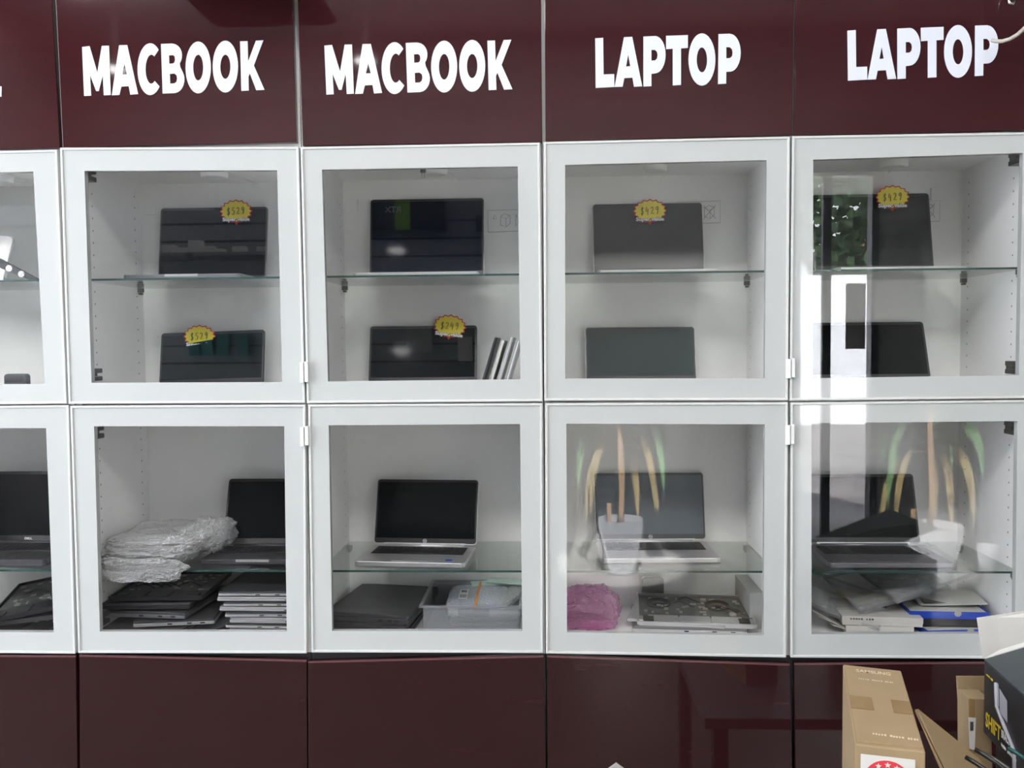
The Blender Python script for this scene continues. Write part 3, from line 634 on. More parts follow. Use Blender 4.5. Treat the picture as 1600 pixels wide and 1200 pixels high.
# left stack under the wrap
tag(MB().rslab(-.265, .265, -.125, .135, 0, .003, .006).build('black_tray', BLK), 'wide flat black tray on the cabinet bottom beneath both laptop stacks', 'tray').location = (-.899, .235, FL)
FL += .0035
z = FL
st = [(.017, .24, -.02, 0, SILVER), (.015, .22, .045, R_(9), SILVER), (.017, .235, .0, R_(-5), SPACE), (.016, .25, -.015, R_(2), BLK)]
nm = ['bottom of', 'second from bottom in', 'third from bottom in', 'topmost but one in']
for i, (t_, w_, dx, yw, m_) in enumerate(st):
    closed('closed %s laptop, %s the stack under the bubble wrapped bundle' % (('silver edged', 'silver edged', 'grey', 'black')[i], nm[i]), -1.055+dx, .225, z, w_-.01, .27, t_, yw, m_, lidm=DKGREY, group='closed laptops under the bubble wrapped bundle')
    z += t_+.006
def open_chassis(label, x, y, z, w, d, yaw, body, tilt=(0, 0), seed=1, fan=True):
    r = random.Random(seed)
    o = thing('open_laptop_chassis', label, 'laptop chassis', (x, y, z), 0, None, rot=(tilt[0], tilt[1], yaw))
    hw_, hd = w/2, d/2
    MB().rslab(-hw_, hw_, -hd, hd, .0002, .004, .009).ring([(-hw_, -hd, .004), (hw_, -hd, .004), (hw_, hd, .004), (-hw_, hd, .004)], [(-hw_+.004, -hd+.004, .004), (hw_-.004, -hd+.004, .004), (hw_-.004, hd-.004, .004), (-hw_+.004, hd-.004, .004)], (0, 0, .008)).build('shell', body, o)
    MB().box(-hw_+.006, hw_-.006, -hd*.45, hd-.008, .0045, .0065).build('circuit_board', BOARD, o)
    c1 = MB()
    for k in range(34):
        a, b = r.uniform(-hw_+.015, hw_-.03), r.uniform(-hd*.4, hd-.03); s1, s2 = r.uniform(.004, .018), r.uniform(.004, .014)
        c1.box(a, a+s1, b, b+s2, .0066, .0066+r.uniform(.001, .004))
    c1.build('chips', CHIP, o)
    if fan:
        MB().lathe([(0, .009), (.012, .009), (.014, .007), (.03, .0075), (.032, .011), (.034, .011), (.034, .006)], 30, (-hw_+.06, hd*.35, 0)).build('fan', BLK, o)
        MB().lathe([(0, .009), (.012, .009), (.014, .007), (.03, .0075), (.032, .011), (.034, .011), (.034, .006)], 30, (hw_-.09, hd*.3, 0)).build('fan', BLK, o)
    bt = MB()
    for i in range(3): bt.rslab(-hw_+.03+i*(w-.06)/3, -hw_+.026+(i+1)*(w-.06)/3, -hd+.012, -hd*.5, .0045, .010, .003)
    bt.build('battery_cells', BLK if body is not SILVER else SILVER, o)
    bx_ = MB()
    for a in (-1, 1): bx_.box(a*(hw_-.03)-.014, a*(hw_-.03)+.014, -hd+.008, -hd+.035, .0045, .013)
    bx_.build('speakers', BLK, o)
    cb = MB()
    for k in range(5):
        a, b = r.uniform(-hw_+.03, hw_-.05), r.uniform(-.03, .06)
        cb.tube([(a, b, .012), (a+.02, b+.01, .016), (a+.045, b-.005, .012), (a+.06, b-.02, .011)], .0012, 6)
    cb.build('cables', PORT, o)
    return o
open_chassis('opened black laptop chassis with bare circuit board under the bubble wrap', -1.045, .225, z, .25, .26, R_(3), BLK, seed=2, fan=False)
# right stack
z = FL; nmr = ['bottom', 'second from bottom', 'third from bottom', 'fourth from bottom', 'fourth from top', 'third from top', 'second from top', 'topmost']
for i, (t_, dx, yw) in enumerate(((.0125, .012, R_(8)), (.011, .014, -R_(6)), (.014, .022, -R_(4)), (.012, .008, R_(4)), (.011, .0, -R_(3)), (.010, .006, R_(3)), (.011, -.006, 0), (.011, -.004, R_(2)))):
    closed('closed silver laptop, %s of the thin silver stack right of the grey stack' % nmr[i], -.748+dx*.6, .235, z, .236-dx*1.3, .28, t_, yw*.4, SILVER, group='thin silver laptops stack', ports=(.35, .62) if i % 2 else (.2,), lidm=DKGREY if i in (1, 3, 5, 7) else SILVER)
    z += t_+.003
tag(MB().rslab(-.03, .03, -.1, .12, 0, .003, .004).build('loose_panel', SILVER), 'loose silver laptop panel sticking out between the two laptop stacks', 'laptop panel').matrix_world = T((-.905, .17, FL+.001)) @ RZ(R_(-25))

# stack in the clear bin cabinet
FL -= .0035
z = FL
for i, (t_, w_, m_, yw, dx, lb) in enumerate(((.018, .21, BLK, R_(-4), 0, 'bottom'), (.016, .215, DKGREY, R_(-6), -.01, 'middle'), (.024, .235, SPACE, R_(-9), .0, 'topmost'))):
    closed('closed %s laptop, %s of the three left of the clear bin' % ('charcoal' if i else 'black', lb), -.452+dx*.5, .235, z, w_, .285, t_, yw, DKGREY if i else BLK, group='dark laptops left of the clear bin', ports=(.1, .2, .34), lidm=DKGREY)
    z += t_+.001
p = at(700, 1000, .1)
# clear bin
bn = thing('clear_bin', 'clear plastic bin of bubble wrapped phones on the cabinet bottom', 'bin', (-.190, .235, FL))
MB().ring([(-.135, -.125, .0), (.12, -.125, .0), (.12, .125, .0), (-.135, .125, .0)], [(-.1335, -.1235, .0), (.1185, -.1235, .0), (.1185, .1235, .0), (-.1335, .1235, .0)], (0, 0, .075)).box(-.133, .118, -.123, .123, 0, .002).build('tub', PLASTC, bn)
MB().ring([(-.145, -.135, .073), (.128, -.135, .073), (.128, .13, .073), (-.145, .13, .073)], [(-.134, -.124, .073), (.119, -.124, .073), (.119, .124, .073), (-.134, .124, .073)], (0, 0, .006)).build('rim', PLASTC, bn, bevel=.002)
MB().rslab(-.04, .04, -.1265, -.1255, .05, .07, .002).build('front_grip', PLASTC, bn)
def wrapped(label, x, y, z, yaw, w_, d_, h_, inner, seed, band=False, tagn=False, rx=0, ry=0):
    o = thing('wrapped_phone', label, 'phone', (x, y, z), 0, 'bubble wrapped phones in the clear bin', rot=(rx, ry, yaw))
    MB().rslab(-w_/2+.006, w_/2-.006, -d_/2+.006, d_/2-.006, h_*.3, h_*.7, .01).build('phone', inner, o)
    r = random.Random(seed)
    def f(u, v):
        a = 2*PI*u; b = PI*(v-.5); sp = lambda c_, e: math.copysign(abs(c_)**e, c_)
        k_ = 1+.05*r.random() if 0 < u < 1 and 0 < v < 1 else 1
        return (w_/2*sp(math.cos(b), .35)*sp(math.cos(a), .35)*k_, d_/2*sp(math.cos(b), .35)*sp(math.sin(a), .35)*k_, h_/2+h_/2*sp(math.sin(b), .7)*k_)
    MB().grid(f, 36, 12).build('bubble_wrap', WRAP, o)
    if band: MB().ring([(-.003, -d_/2-.002, -.001), (.003, -d_/2-.002, -.001), (.003, d_/2+.002, -.001), (-.003, d_/2+.002, -.001)], [(-.0028, -d_/2, 0), (.0028, -d_/2, 0), (.0028, d_/2, 0), (-.0028, d_/2, 0)], (0, 0, .001)).box(-.003, .003, -d_/2-.003, d_/2+.003, h_+.001, h_+.003).box(-.003, .003, -d_/2-.004, -d_/2-.002, 0, h_+.003).build('rubber_band', ORANGE, o)
    if tagn:
        lb = MB().box(-.052, -.028, -.03, .025, h_+.0015, h_+.0022).build('barcode_label', WHITEP, o)
        bc = MB()
        for i in range(9): bc.box(-.049+i*.0021, -.049+i*.0021+(.0012 if i % 3 else .0006), -.024, -.006, h_+.0023, h_+.0026)
        bc.build('barcode', INK, lb)
        text('lettering', '90', .012, INK, lb, T((-.040, .012, h_+.0026)), bold=.0004, fit=(.016, .012))
    return o
wrapped('bubble wrapped pale phone, flat at the bottom of the clear bin', -.17, .235, FL+.003, R_(4), .19, .16, .022, GREYB, 3)
wrapped('bubble wrapped grey phone pack, middle layer of the clear bin', -.165, .225, FL+.027, R_(-3), .20, .15, .022, GREYB, 4)
wrapped('bubble wrapped lilac phones with orange band and barcode, top of the bin', -.188, .235, FL+.052, R_(-2), .165, .13, .022, LILAC, 5, band=True, tagn=True, rx=R_(12))
wrapped('small bubble wrapped phone leaning at the right end of the bin', -.10, .25, FL+.055, R_(-30), .06, .12, .018, GREYB, 6, rx=R_(10))
for i, (x_, y_, yw, m_, l_) in enumerate(((-.145, .31, .25, MINT, 'upper pale mint foam strip on the wrapped phones'), (-.10, .30, -.2, MINT, 'lower pale mint foam strip at the right of the bin'))):
    tag(MB().box(-.07, .07, -.016, .016, 0, .004).build('foam_strip', m_, bevel=.001), l_, 'foam strip').matrix_world = T((x_, y_, FL+.083+.006*i)) @ RZ(yw) @ RX(.15)

# ------------------------------------------------------------------ bubble wrapped bundle
from mathutils import noise as mnoise
def blob(fn_r, nu, nv, seed, amp, c, s, e=.5, sag=None):
    r = random.Random(seed); ph = [r.uniform(0, 6) for _ in range(8)]
    def f(u, v):
        a = 2*PI*u; b = PI*(v-.5); sp = lambda q, e_: math.copysign(abs(q)**e_, q)
        X, Y, Z = sp(math.cos(b), e)*sp(math.cos(a), e), sp(math.cos(b), e)*sp(math.sin(a), e), sp(math.sin(b), .8)
        q_ = Vector((X*1.6+seed, Y*1.6, Z*1.6))
        n = 3.2*(mnoise.noise(q_*1.3))+2.4*(.45-abs(mnoise.noise(q_*2.3)))+1.3*(.4-abs(mnoise.noise(q_*5.1)))+.8*mnoise.noise(q_*9)
        k_ = 1+amp*n
        p = Vector((c[0]+s[0]*X*k_, c[1]+s[1]*Y*k_, c[2]+s[2]*Z*(1+amp*2*n)))
        if sag: p = sag(p)
        return p
    return f
o = thing('wrapped_bundle', 'bulky bubble wrapped bundle lying on the shelf beside the open black laptop', 'bundle', (-1.05, .20, SHL))
MB().rslab(-.10, .12, -.09, .10, .052, .068, .01).build('pale_laptop', SILVER, o)
MB().rslab(-.115, .02, -.125, .05, .025, .038, .008).build('dark_laptop', BLK, o)
def sag(p):
    if p.z < .001 and p.y > -.154: p.z = .001+.02*(p.z*10 % .05)
    return p
MB().grid(blob(None, 0, 0, 11, .035, (.015, -.0, .05), (.130, .145, .028), .4, sag), 150, 60).build('upper_wrap', WRAP, o)
MB().grid(blob(None, 0, 0, 5, .045, (-.015, -.045, .026), (.120, .115, .020), .45, sag), 150, 60).build('lower_wrap', WRAP, o)
fl = blob(None, 0, 0, 21, .06, (-.02, -.163, .0), (.125, .006, .026), .6)
MB().grid(fl, 100, 40).build('hanging_fold', WRAP, o)
tl_ = blob(None, 0, 0, 31, .07, (.115, .03, .055), (.055, .12, .032), .6, sag)
MB().grid(tl_, 100, 40).build('end_fold', WRAP, o)

# ------------------------------------------------------------------ pink bubble wrap, chassis, device, carton (third cabinet)
o = thing('pink_wrap', 'crumpled pink bubble wrap at the left of the cabinet bottom', 'bubble wrap', (.105, .22, FL))
def sagp(p):
    if p.z < .002: p.z = .002
    return p
MB().grid(blob(None, 0, 0, 41, .035, (.01, 0, .043), (.085, .09, .050), .7, sagp), 150, 60).build('wrap', PINKW, o)
closed('closed grey laptop under the opened silver chassis', .385, .225, FL, .30, .20, .018, R_(-4), SILVER, lidm=SPACE, name='closed_laptop')
closed('thin silver laptop lid skewed left below the opened chassis', .365, .235, FL+.019, .26, .20, .008, R_(-14), SILVER, ports=())
open_chassis('opened silver laptop chassis showing fans and circuit board', .405, .225, FL+.028, .31, .20, R_(-5), SILVER, tilt=(R_(6), 0), seed=8)
def device(label, x, y, z, w_, h_, name='black_speaker'):
    o_ = thing(name, label, 'speaker', (x, y, z))
    m_ = MB(); m_.M = XZ; m_.rslab(-w_/2, w_/2, 0, h_, -.012, .012, .009); m_.build('body', BEZG, o_, bevel=.002)
    m_ = MB(); m_.M = XZ; m_.rslab(-w_/2+.004, w_/2-.004, h_-.022, h_-.005, .012, .0128, .006); m_.build('grille', KEY, o_)
# ------------------------------------------------------------------
device('small black rounded device standing behind the opened chassis', .307, .352, FL, .062, at(1022, 901, .352).z-FL)
device('small black rounded device on the far left cabinet bottom', at(27, 590, .2).x, .2, FU, .062, at(27, 584, .2).z-FU)
gb = thing('grey_carton', 'narrow grey carton at the right of the opened chassis', 'box', (.562, .26, FL))
MB().box(-.018, .018, -.09, .10, 0, .095).build('body', GREYB, gb, bevel=.001)
MB().box(-.0182, .0182, -.0905, .1005, .092, .097).build('lid', GREYB, gb, bevel=.001)

# ------------------------------------------------------------------ far right cabinet: cartons and clear sleeves
def carton(name, label, x, y, z, w_, d_, h_, m_, yaw=0, tilt=(0, 0), lidm=None, tray=None, txt=None, group=None):
    o_ = thing(name, label, 'box', (x, y, z), 0, group, rot=(tilt[0], tilt[1], yaw))
    if tray:
        MB().box(-w_/2, w_/2, -d_/2, d_/2, 0, .002).ring([(-w_/2, -d_/2, .002), (w_/2, -d_/2, .002), (w_/2, d_/2, .002), (-w_/2, d_/2, .002)], [(-w_/2+.002, -d_/2+.002, .002), (w_/2-.002, -d_/2+.002, .002), (w_/2-.002, d_/2-.002, .002), (-w_/2+.002, d_/2-.002, .002)], (0, 0, h_-.002)).build('tray', m_, o_)
        MB().box(-w_/2+.004, w_/2-.004, -d_/2+.004, d_/2-.004, .003, h_-.003).build('insert', tray, o_)
        th = MB(); th.M = XZ; th.lathe([(0, 0), (.009, 0)], 20, (.02, h_-.004, d_/2+.0004)); th.build('thumb_cut', GREYB, o_)
    else:
        MB().box(-w_/2, w_/2, -d_/2, d_/2, 0, h_*.6).build('body', m_, o_, bevel=.0008)
        MB().box(-w_/2-.001, w_/2+.001, -d_/2-.001, d_/2+.001, h_*.35, h_).build('lid', lidm or m_, o_, bevel=.0008)
    if txt: marks('print', w_*.3, h_*.2, 9, INK, o_, T((-w_*.25, -d_/2-.0012, h_*.7)) @ XZ)
    return o_
carton('white_carton', 'lower flat white carton at the front of the right cabinet', .875, .22, FL, .17, .19, .022, WHITEP, R_(-3), group='flat white cartons')
carton('white_carton', 'upper flat white carton with small lettering beside the blue cartons', .885, .21, FL+.023, .20, .17, .024, WHITEP, R_(-6), txt=True, group='flat white cartons')
carton('blue_carton', 'lower blue carton tray with pale papers', 1.07, .22, FL, .19, .20, .016, BLUEB, R_(6), tray=WHITEP)
carton('dark_carton', 'flat dark carton between the two blue trays', 1.075, .235, FL+.017, .19, .18, .02, DKBOX, R_(-2))
carton('blue_carton', 'upper blue carton tray with a thumb cut and white insert', 1.06, .235, FL+.038, .20, .19, .019, BLUEB, R_(-3), tray=WHITEP)
carton('black_tablet_box', 'small black slab lying in the upper blue tray', 1.085, .255, FL+.058, .13, .12, .006, DKBOX, R_(-4))
tag(MB().rslab(-.085, .085, -.06, .06, 0, .0015, .003).build('white_envelope', WHITEP), 'pale padded envelope lying on the black slab at the right', 'envelope').matrix_world = T((1.09, .24, FL+.066)) @ RZ(-.1) @ RX(.06) @ RY(-.05)
for i, (x_, y_, rz_, ry_) in enumerate(((.72, .24, .3, -.5), (.735, .22, .15, -.42), (.75, .24, .35, -.36), (.765, .21, .2, -.28))):
    tag(MB().box(0, .10, -.08, .08, 0, .0012).build('paper_sheet', WHITEP if i != 2 else GREYB), '%s leaning paper sheet at the left end of the right cabinet heap' % ('lowest second third topmost'.split()[i]), 'paper', 'leaning paper sheets').matrix_world = T((x_-.02, y_, FL+.052-.010*i)) @ RZ(rz_*.3) @ RY(-ry_)
def sleeve(label, x, y, z, w_, d_, yaw, rx, ry, seed):
    r = random.Random(seed); a_, b_ = r.random()*6, r.random()*6
    o_ = thing('clear_sleeve', label, 'plastic sleeve', (x, y, z), 0, 'clear plastic sleeves', rot=(rx, ry, yaw))
    MB().grid(lambda u, v: ((u-.5)*w_, (v-.5)*d_, .004*math.sin(6*u+a_)+.003*math.sin(9*v+b_)+.008), 20, 16).build('front_film', WRAPF, o_)
    MB().grid(lambda u, v: ((u-.5)*w_, (v-.5)*d_, .004*math.sin(6*u+a_)+.003*math.sin(9*v+b_)), 20, 16).build('back_film', WRAPF, o_)
    MB().ring([(-w_/2, -d_/2, .001), (w_/2, -d_/2, .001), (w_/2, d_/2, .001), (-w_/2, d_/2, .001)], [(-w_/2+.006, -d_/2+.006, .001), (w_/2-.006, -d_/2+.006, .001), (w_/2-.006, d_/2-.006, .001), (-w_/2+.006, d_/2-.006, .001)], (0, 0, .006)).build('welded_edge', PLASTC, o_)
sleeve('clear plastic sleeve, topmost over the blue cartons', 1.00, .24, FL+.135, .26, .17, R_(20), R_(18), R_(-12), 1)
sleeve('clear plastic sleeve in the middle of the heap', .93, .25, FL+.100, .27, .18, R_(12), R_(15), R_(-10), 2)
sleeve('clear plastic sleeve at the bottom left of the heap', .80, .24, FL+.062, .24, .18, R_(-25), R_(14), R_(14), 3)
tag(MB().box(-.07, .07, -.02, .02, 0, .018).build('kraft_carton', CARD, bevel=.001), 'small kraft carton buried under the clear sleeves', 'box').matrix_world = T((.905, .25, FL+.052)) @ RZ(.35) @ RY(-.1)

# ------------------------------------------------------------------ far left lower cabinet: heap of opened chassis
z = FL
for i, (lb, ry) in enumerate((('bottom', 0), ('middle', R_(-6)), ('topmost', R_(-10)))):
    open_chassis('opened black laptop chassis, %s of the heap at the far left' % lb, -1.37, .22, z+(.012 if i else 0)+.012*i, .30, .25, R_(-5+8*i), BLK if i != 1 else DKGREY, tilt=(R_(4)*i, ry), seed=30+i, fan=False)
    z += .02
# far left upper cabinet: silver tablet on a folding stand
q0 = at(18, 352, .2)
o = thing('silver_laptop', 'silver laptop propped on a black stand at the far left shelf', 'laptop', (at(-60, 432, .22).x, .22, SHU+.012))
m_ = MB(); m_.M = RX(-R_(12)) @ RY(R_(8)) @ XZ; m_.rslab(-.17, .125, 0, .142, 0, .012, .01); m_.build('lid', SILVER, o, bevel=.0015)
m_ = MB(); m_.M = RX(-R_(12)) @ RY(R_(8)) @ XZ; m_.rslab(-.168, .123, .002, .140, .0122, .0128, .009); m_.build('rim', METAL, o)
o = thing('laptop_stand', 'black folding stand with pierced arms under the silver laptop', 'stand', (at(25, 433, .15).x, .15, SHU))
arm = MB(); A_ = Vector((-.05, 0, .055)); B_ = Vector((.055, 0, .006))
arm.prism([A_+Vector((0, 0, -.012)), B_+Vector((0, 0, -.006)), B_+Vector((.008, 0, .002)), A_+Vector((.004, 0, .012))], (0, .012, 0)); arm.build('arm', BLK, o, bevel=.001)
MB().prism([A_+Vector((-.06, 0, -.055)), B_+Vector((0, 0, -.006)), B_+Vector((0, 0, -.002)), A_+Vector((-.06, 0, -.045))], (0, .16, 0)).build('foot', BLK, o)
m_ = MB(); m_.M = XZ
for k in (.3, .62): m_.lathe([(0, 0), (.009, 0)], 16, (A_.x+(B_.x-A_.x)*k, A_.z+(B_.z-A_.z)*k-.001, .0006))
m_.build('arm_holes', METAL, o)

# slabs leaning in the second upper cabinet
pb = at(778, 597, .14); 
for i, (m_, l_) in enumerate(((BLK, 'leftmost'), (WHITEP, 'second'), (SILVER, 'third'), (SILVER, 'rightmost'))):
    o = thing('leaning_tablet', 'thin %s tablet on edge, %s of the four leaning at the cabinet side' % ('black' if i == 0 else 'white' if i == 1 else 'silver', l_), 'tablet', (-.165+.021*i, .16, FU), 0, 'tablets leaning at the cabinet side', rot=(0, R_(17), 0))
    MB().rslab(-.0035, .0035, -.09, .09, 0, .150-.008*(i % 2), .002).build('body', m_, o, bevel=.0008)
    MB().box(-.0041, -.0036, -.082, .082, .008, .140-.008*(i % 2)).build('glass', SCREEN if i == 0 else (BEZG if i == 2 else SILVER), o)

# ------------------------------------------------------------------ price stickers
STROKES = {'$': [[(.75, .8), (.55, .92), (.25, .8), (.3, .58), (.7, .42), (.72, .2), (.4, .08), (.15, .2)], [(.55, 1.05), (.42, -.08)]],
           '5': [[(.8, .95), (.35, .92), (.25, .55), (.6, .58), (.75, .35), (.55, .05), (.15, .1)]],
           '2': [[(.2, .75), (.4, .95), (.7, .85), (.65, .55), (.2, .08), (.85, .1)]],
           '9': [[(.75, .75), (.5, .95), (.22, .75), (.35, .5), (.72, .65), (.75, .85), (.68, .3), (.45, .0)]],
           '4': [[(.35, .95), (.15, .45), (.7, .42)], [(.65, .75), (.6, -.02)]]}
def sticker(px, py, Y, price, label, yaw=0, roll=0):
    q = at(px, py, Y); s = (Y+2.2)/FPX
    o = thing('price_sticker', label, 'price sticker', q, 0, None, rot=(0, roll, 0))
    def star(rx, ry, n, dep, cz=0): return [((rx if i % 2 == 0 else rx*dep)*math.cos(PI*i/n)*s, ((ry if i % 2 == 0 else ry*dep)*math.sin(PI*i/n)+cz)*s) for i in range(2*n)]
    loops_mesh('red_burst', [star(26.5, 18.5, 16, .87, .5)], .0008, RED, o, XZ)
    loops_mesh('red_tail', [[(-12*s, -14*s), (12*s, -14*s), (8*s, -17*s), (3*s, -17*s), (0, -21*s), (-3*s, -17*s), (-8*s, -17*s)]], .0008, RED, o, XZ)
    loops_mesh('yellow_burst', [star(24.5, 16.5, 16, .87, .5)], .0008, YEL, o, T((0, -.0009, 0)) @ XZ)
    pr = MB(); pr.M = T((0, -.0022, 0)) @ XZ
    for i, ch in enumerate(price):
        for stt in STROKES[ch]: pr.tube([((-15+i*7.6+a*6.6)*s, (-6+b*12+(i*.6))*s, 0) for a, b in stt], .00095, 6)
    pr.build('handwritten_price', INK, o)
    text('lettering_outline', 'Super value', .01, PURP, o, T((0, -.0012, -13.4*s)) @ XZ, bold=.0012, fit=(45*s, 9.2*s), thick=.0003)  # printed purple outline behind the white letters
    text('lettering', 'Super value', .01, PRINTW, o, T((0, -.0024, -13*s)) @ XZ, bold=.0004, fit=(43*s, 7.6*s), thick=.0003)
sticker(369, 330.5, .345, '$529', 'yellow burst price sticker reading 529, higher of the two')
sticker(312, 526, .335, '$529', 'yellow burst price sticker reading 529, lower of the two')
sticker(703, 510, .330, '$249', 'yellow burst price sticker reading 249', roll=R_(7))
sticker(1015.5, 330, .345, '$429', 'yellow burst price sticker reading 429, left of the two')
sticker(1394.5, 308.5, .345, '$429', 'yellow burst price sticker reading 429, right of the two')

# dark clip hanging at the ceiling of the second upper cabinet
q = at(661, 270, .12)
o = thing('cable_clip', 'small dark clip hanging from the cabinet ceiling beside the round puck light', 'clip', (q.x, .12, Z0+.6215))
MB().box(-.007, .007, -.004, .004, -.03, 0).build('body', DKMETAL, o, bevel=.001)
MB().tube([(-.003, 0, -.03), (-.003, 0, -.045)], .0008, 5).tube([(.003, 0, -.03), (.003, 0, -.045)], .0008, 5).build('prongs', METAL, o)

# ------------------------------------------------------------------ hose and hook, top right
pts = [at(*p, y_) for p, y_ in (((1550, 63), -.035), ((1556, 64.5), -.042), ((1566, 64.5), -.05), ((1578, 61), -.06), ((1590, 54), -.075), ((1602, 43), -.09), ((1614, 28), -.11), ((1624, 6), -.13), ((1632, -40), -.14), ((1636, -120), -.14))]
pts.append(Vector((pts[-1].x, pts[-1].y, CH-.002)))
tag(MB().tube(pts, .0045, 10).build('beige_cable', CABLE), 'beige cable curving in front of the right LAPTOP lettering', 'cable')
q = at(1578, 6, -.02)
tag(MB().tube([(0, .02, .03), (-.004, 0, .012), (-.003, -.004, 0), (.004, -.006, -.003), (.008, -.004, .004)], .0035, 8).build('small_hook', METAL), 'small metal hook on the dark red door above the cable', 'hook').location = q

# ------------------------------------------------------------------ bench and boxes in the lower right corner
bz = .50
bt = thing('work_bench', 'low bench under the cardboard boxes at the lower right', 'bench', (1.05, -.52, 0))
MB().box(-.62, .55, -.42, .32, bz-.03, bz).build('top', SLAT, bt)
for sx in (-.57, .50):
    for sy in (-.37, .27): MB().box(sx-.02, sx+.02, sy-.02, sy+.02, 0, bz-.03).build('leg', ALU, bt)
# the tall kraft carton; its lid corners come from the photograph on the level z = zt
zt = Z0-.494
c4 = [atz(1317, 1036, zt), atz(1408, 1046, zt), atz(1446, 1172, zt), atz(1336, 1160, zt)]
bc_ = sum(c4, Vector())/4
o = thing('cardboard_box', 'closed tall cardboard box with red star seal, lower right', 'box', (bc_.x, bc_.y, bz))
L_ = [p-Vector((bc_.x, bc_.y, bz)) for p in c4]; H_ = zt-bz
low = [Vector((p.x, p.y, 0)) for p in L_]
MB().prism([low[3], low[2], low[1], low[0]], (0, 0, H_-.003)).build('body', CARD, o, bevel=.002)
lid_ = [p+Vector((0, 0, -.0028)) for p in L_]; lid_ = [p+((Vector((0, 0, p.z))-p)*.05) for p in lid_]
ld = MB().prism([lid_[3], lid_[2], lid_[1], lid_[0]], (0, 0, .0028)).build('lid_flap', CARD, o)
def onlid(u, v): a_ = L_[0].lerp(L_[1], u); b_ = L_[3].lerp(L_[2], u); p_ = a_.lerp(b_, v); return Vector((p_.x, p_.y, H_+.0006))
for u0, u1 in ((.02, .38), (.68, .98)):
    MB().prism([onlid(u0, .62), onlid(u1, .62), onlid(u1, .46), onlid(u0, .46)], (0, 0, .0004)).build('tape', TAPE, o)
ang = math.atan2((L_[1]-L_[0]).y, (L_[1]-L_[0]).x)
GHOST = mat('faded_print', (.62, .50, .36), .7)
for s_, (u, v), ft in (('SAMSUNG', (.5, .10), (.062, .016)), (None, (.52, .22), (.062, .007)), (None, (.62, .90), (.07, .009))):
    Mx = T(onlid(u, v)+Vector((0, 0, .0003))) @ RZ(ang)
    if s_: text('print', s_, .02, GHOST, o, Mx, fit=ft, thick=.0001, bold=.0004)
    else: marks('print', ft[0], ft[1], 16, GHOST, o, Mx)
# seal on the front face
fa, fb = L_[3], L_[2]; fd = (fb-fa).normalized(); fn = Vector((fd.y, -fd.x, 0))
ctr = fa.lerp(fb, .47)+fn*.0008; ctr.z = H_-.062
FM = Matrix(((fd.x, 0, fn.x, ctr.x), (fd.y, 0, fn.y, ctr.y), (0, 1, 0, ctr.z), (0, 0, 0, 1)))
m_ = MB(); m_.M = FM; m_.box(-.040, .040, -.045, .045, 0, .0004); m_.build('seal_label', WHITEP, o)
m_ = MB(); m_.M = FM @ T((0, 0, .0006)); m_.ring([(.036*math.cos(a*PI/20), .036*math.sin(a*PI/20)+.003, 0) for a in range(40)], [(.022*math.cos(a*PI/20), .022*math.sin(a*PI/20)+.003, 0) for a in range(40)], (0, 0, .0003)); m_.build('seal_ring', RED, o)
for a in (30, 62, 90, 118, 150):
    cx, cy = .029*math.cos(R_(a)), .029*math.sin(R_(a))+.003
    loops_mesh('seal_star', [[(cx+(.0052 if i % 2 == 0 else .0021)*math.sin(R_(i*36)), cy+(.0052 if i % 2 == 0 else .0021)*math.cos(R_(i*36))) for i in range(10)]], .0004, WHITEP, o, FM @ T((0, 0, .0014)))

# open cardboard flap piece
def slab(name, label, cat, pxs, ys, thick, m_, grp=None):
    pp = [at(*p, y) for p, y in zip(pxs, ys)]; n_ = (pp[1]-pp[0]).cross(pp[2]-pp[0]).normalized()
    if n_.y < 0: n_ = -n_
    return tag(MB().prism(pp, n_*thick).build(name, m_), label, cat, grp)
ob = thing('open_carton', 'open cardboard carton with raised flap between the sealed box and the black box', 'box', (0, 0, 0))
def part(name, pxs, ys, thick, m_, par):
    pp = [at(*p, y) for p, y in zip(pxs, ys)]; n_ = (pp[1]-pp[0]).cross(pp[2]-pp[0]).normalized()
    if n_.y < 0: n_ = -n_
    return MB().prism(pp, n_*thick).build(name, m_, par)
part('flap', [(1431, 1110), (1436, 1109), (1530, 1185), (1556, 1230), (1490, 1230)], [-.50, -.50, -.50, -.50, -.60], .004, CARD, ob)
part('flap_edge', [(1431, 1110), (1433, 1116), (1489, 1232), (1484, 1232)], [-.505, -.505, -.605, -.61], .002, CARDE, ob)
part('side', [(1495, 1057), (1545, 1057), (1548, 1240), (1506, 1240)], [-.325]*4, .004, CARD, ob)
part('inner_flap', [(1511, 1079), (1514, 1077), (1548, 1080), (1548, 1095), (1509, 1091)], [-.333]*5, .003, CARD, ob)
c5 = thing('flat_cardboard_box', 'narrow cardboard box with barcode label beside the black box', 'box', at(1530, 1200, -.43))
of = c5.location
pp = [at(*p, -.385)-of for p in ((1513, 1091), (1548, 1093), (1552, 1240), (1514, 1240))]
MB().prism(pp, (0, .05, 0)).build('body', CARD, c5, bevel=.001)
pp = [at(*p, -.3865)-of for p in ((1514, 1092), (1523, 1093), (1524, 1240), (1515, 1240))]
MB().prism(pp, (0, .001, 0)).build('spine', TAPE, c5)
pp = [at(*p, -.388)-of for p in ((1513.5, 1121), (1525, 1122), (1523, 1172), (1515, 1170))]
lb = MB().prism(pp, (0, .001, 0)).build('label', WHITEP, c5)
bb = MB()
for i in range(9):
    y0_ = 1128+i*1.6; pp = [at(*p, -.3895)-of for p in ((1516, y0_), (1521, y0_), (1521, y0_+.9), (1516, y0_+.9))]; bb.prism(pp, (0, .0005, 0))
bb.build('barcode', INK, lb)

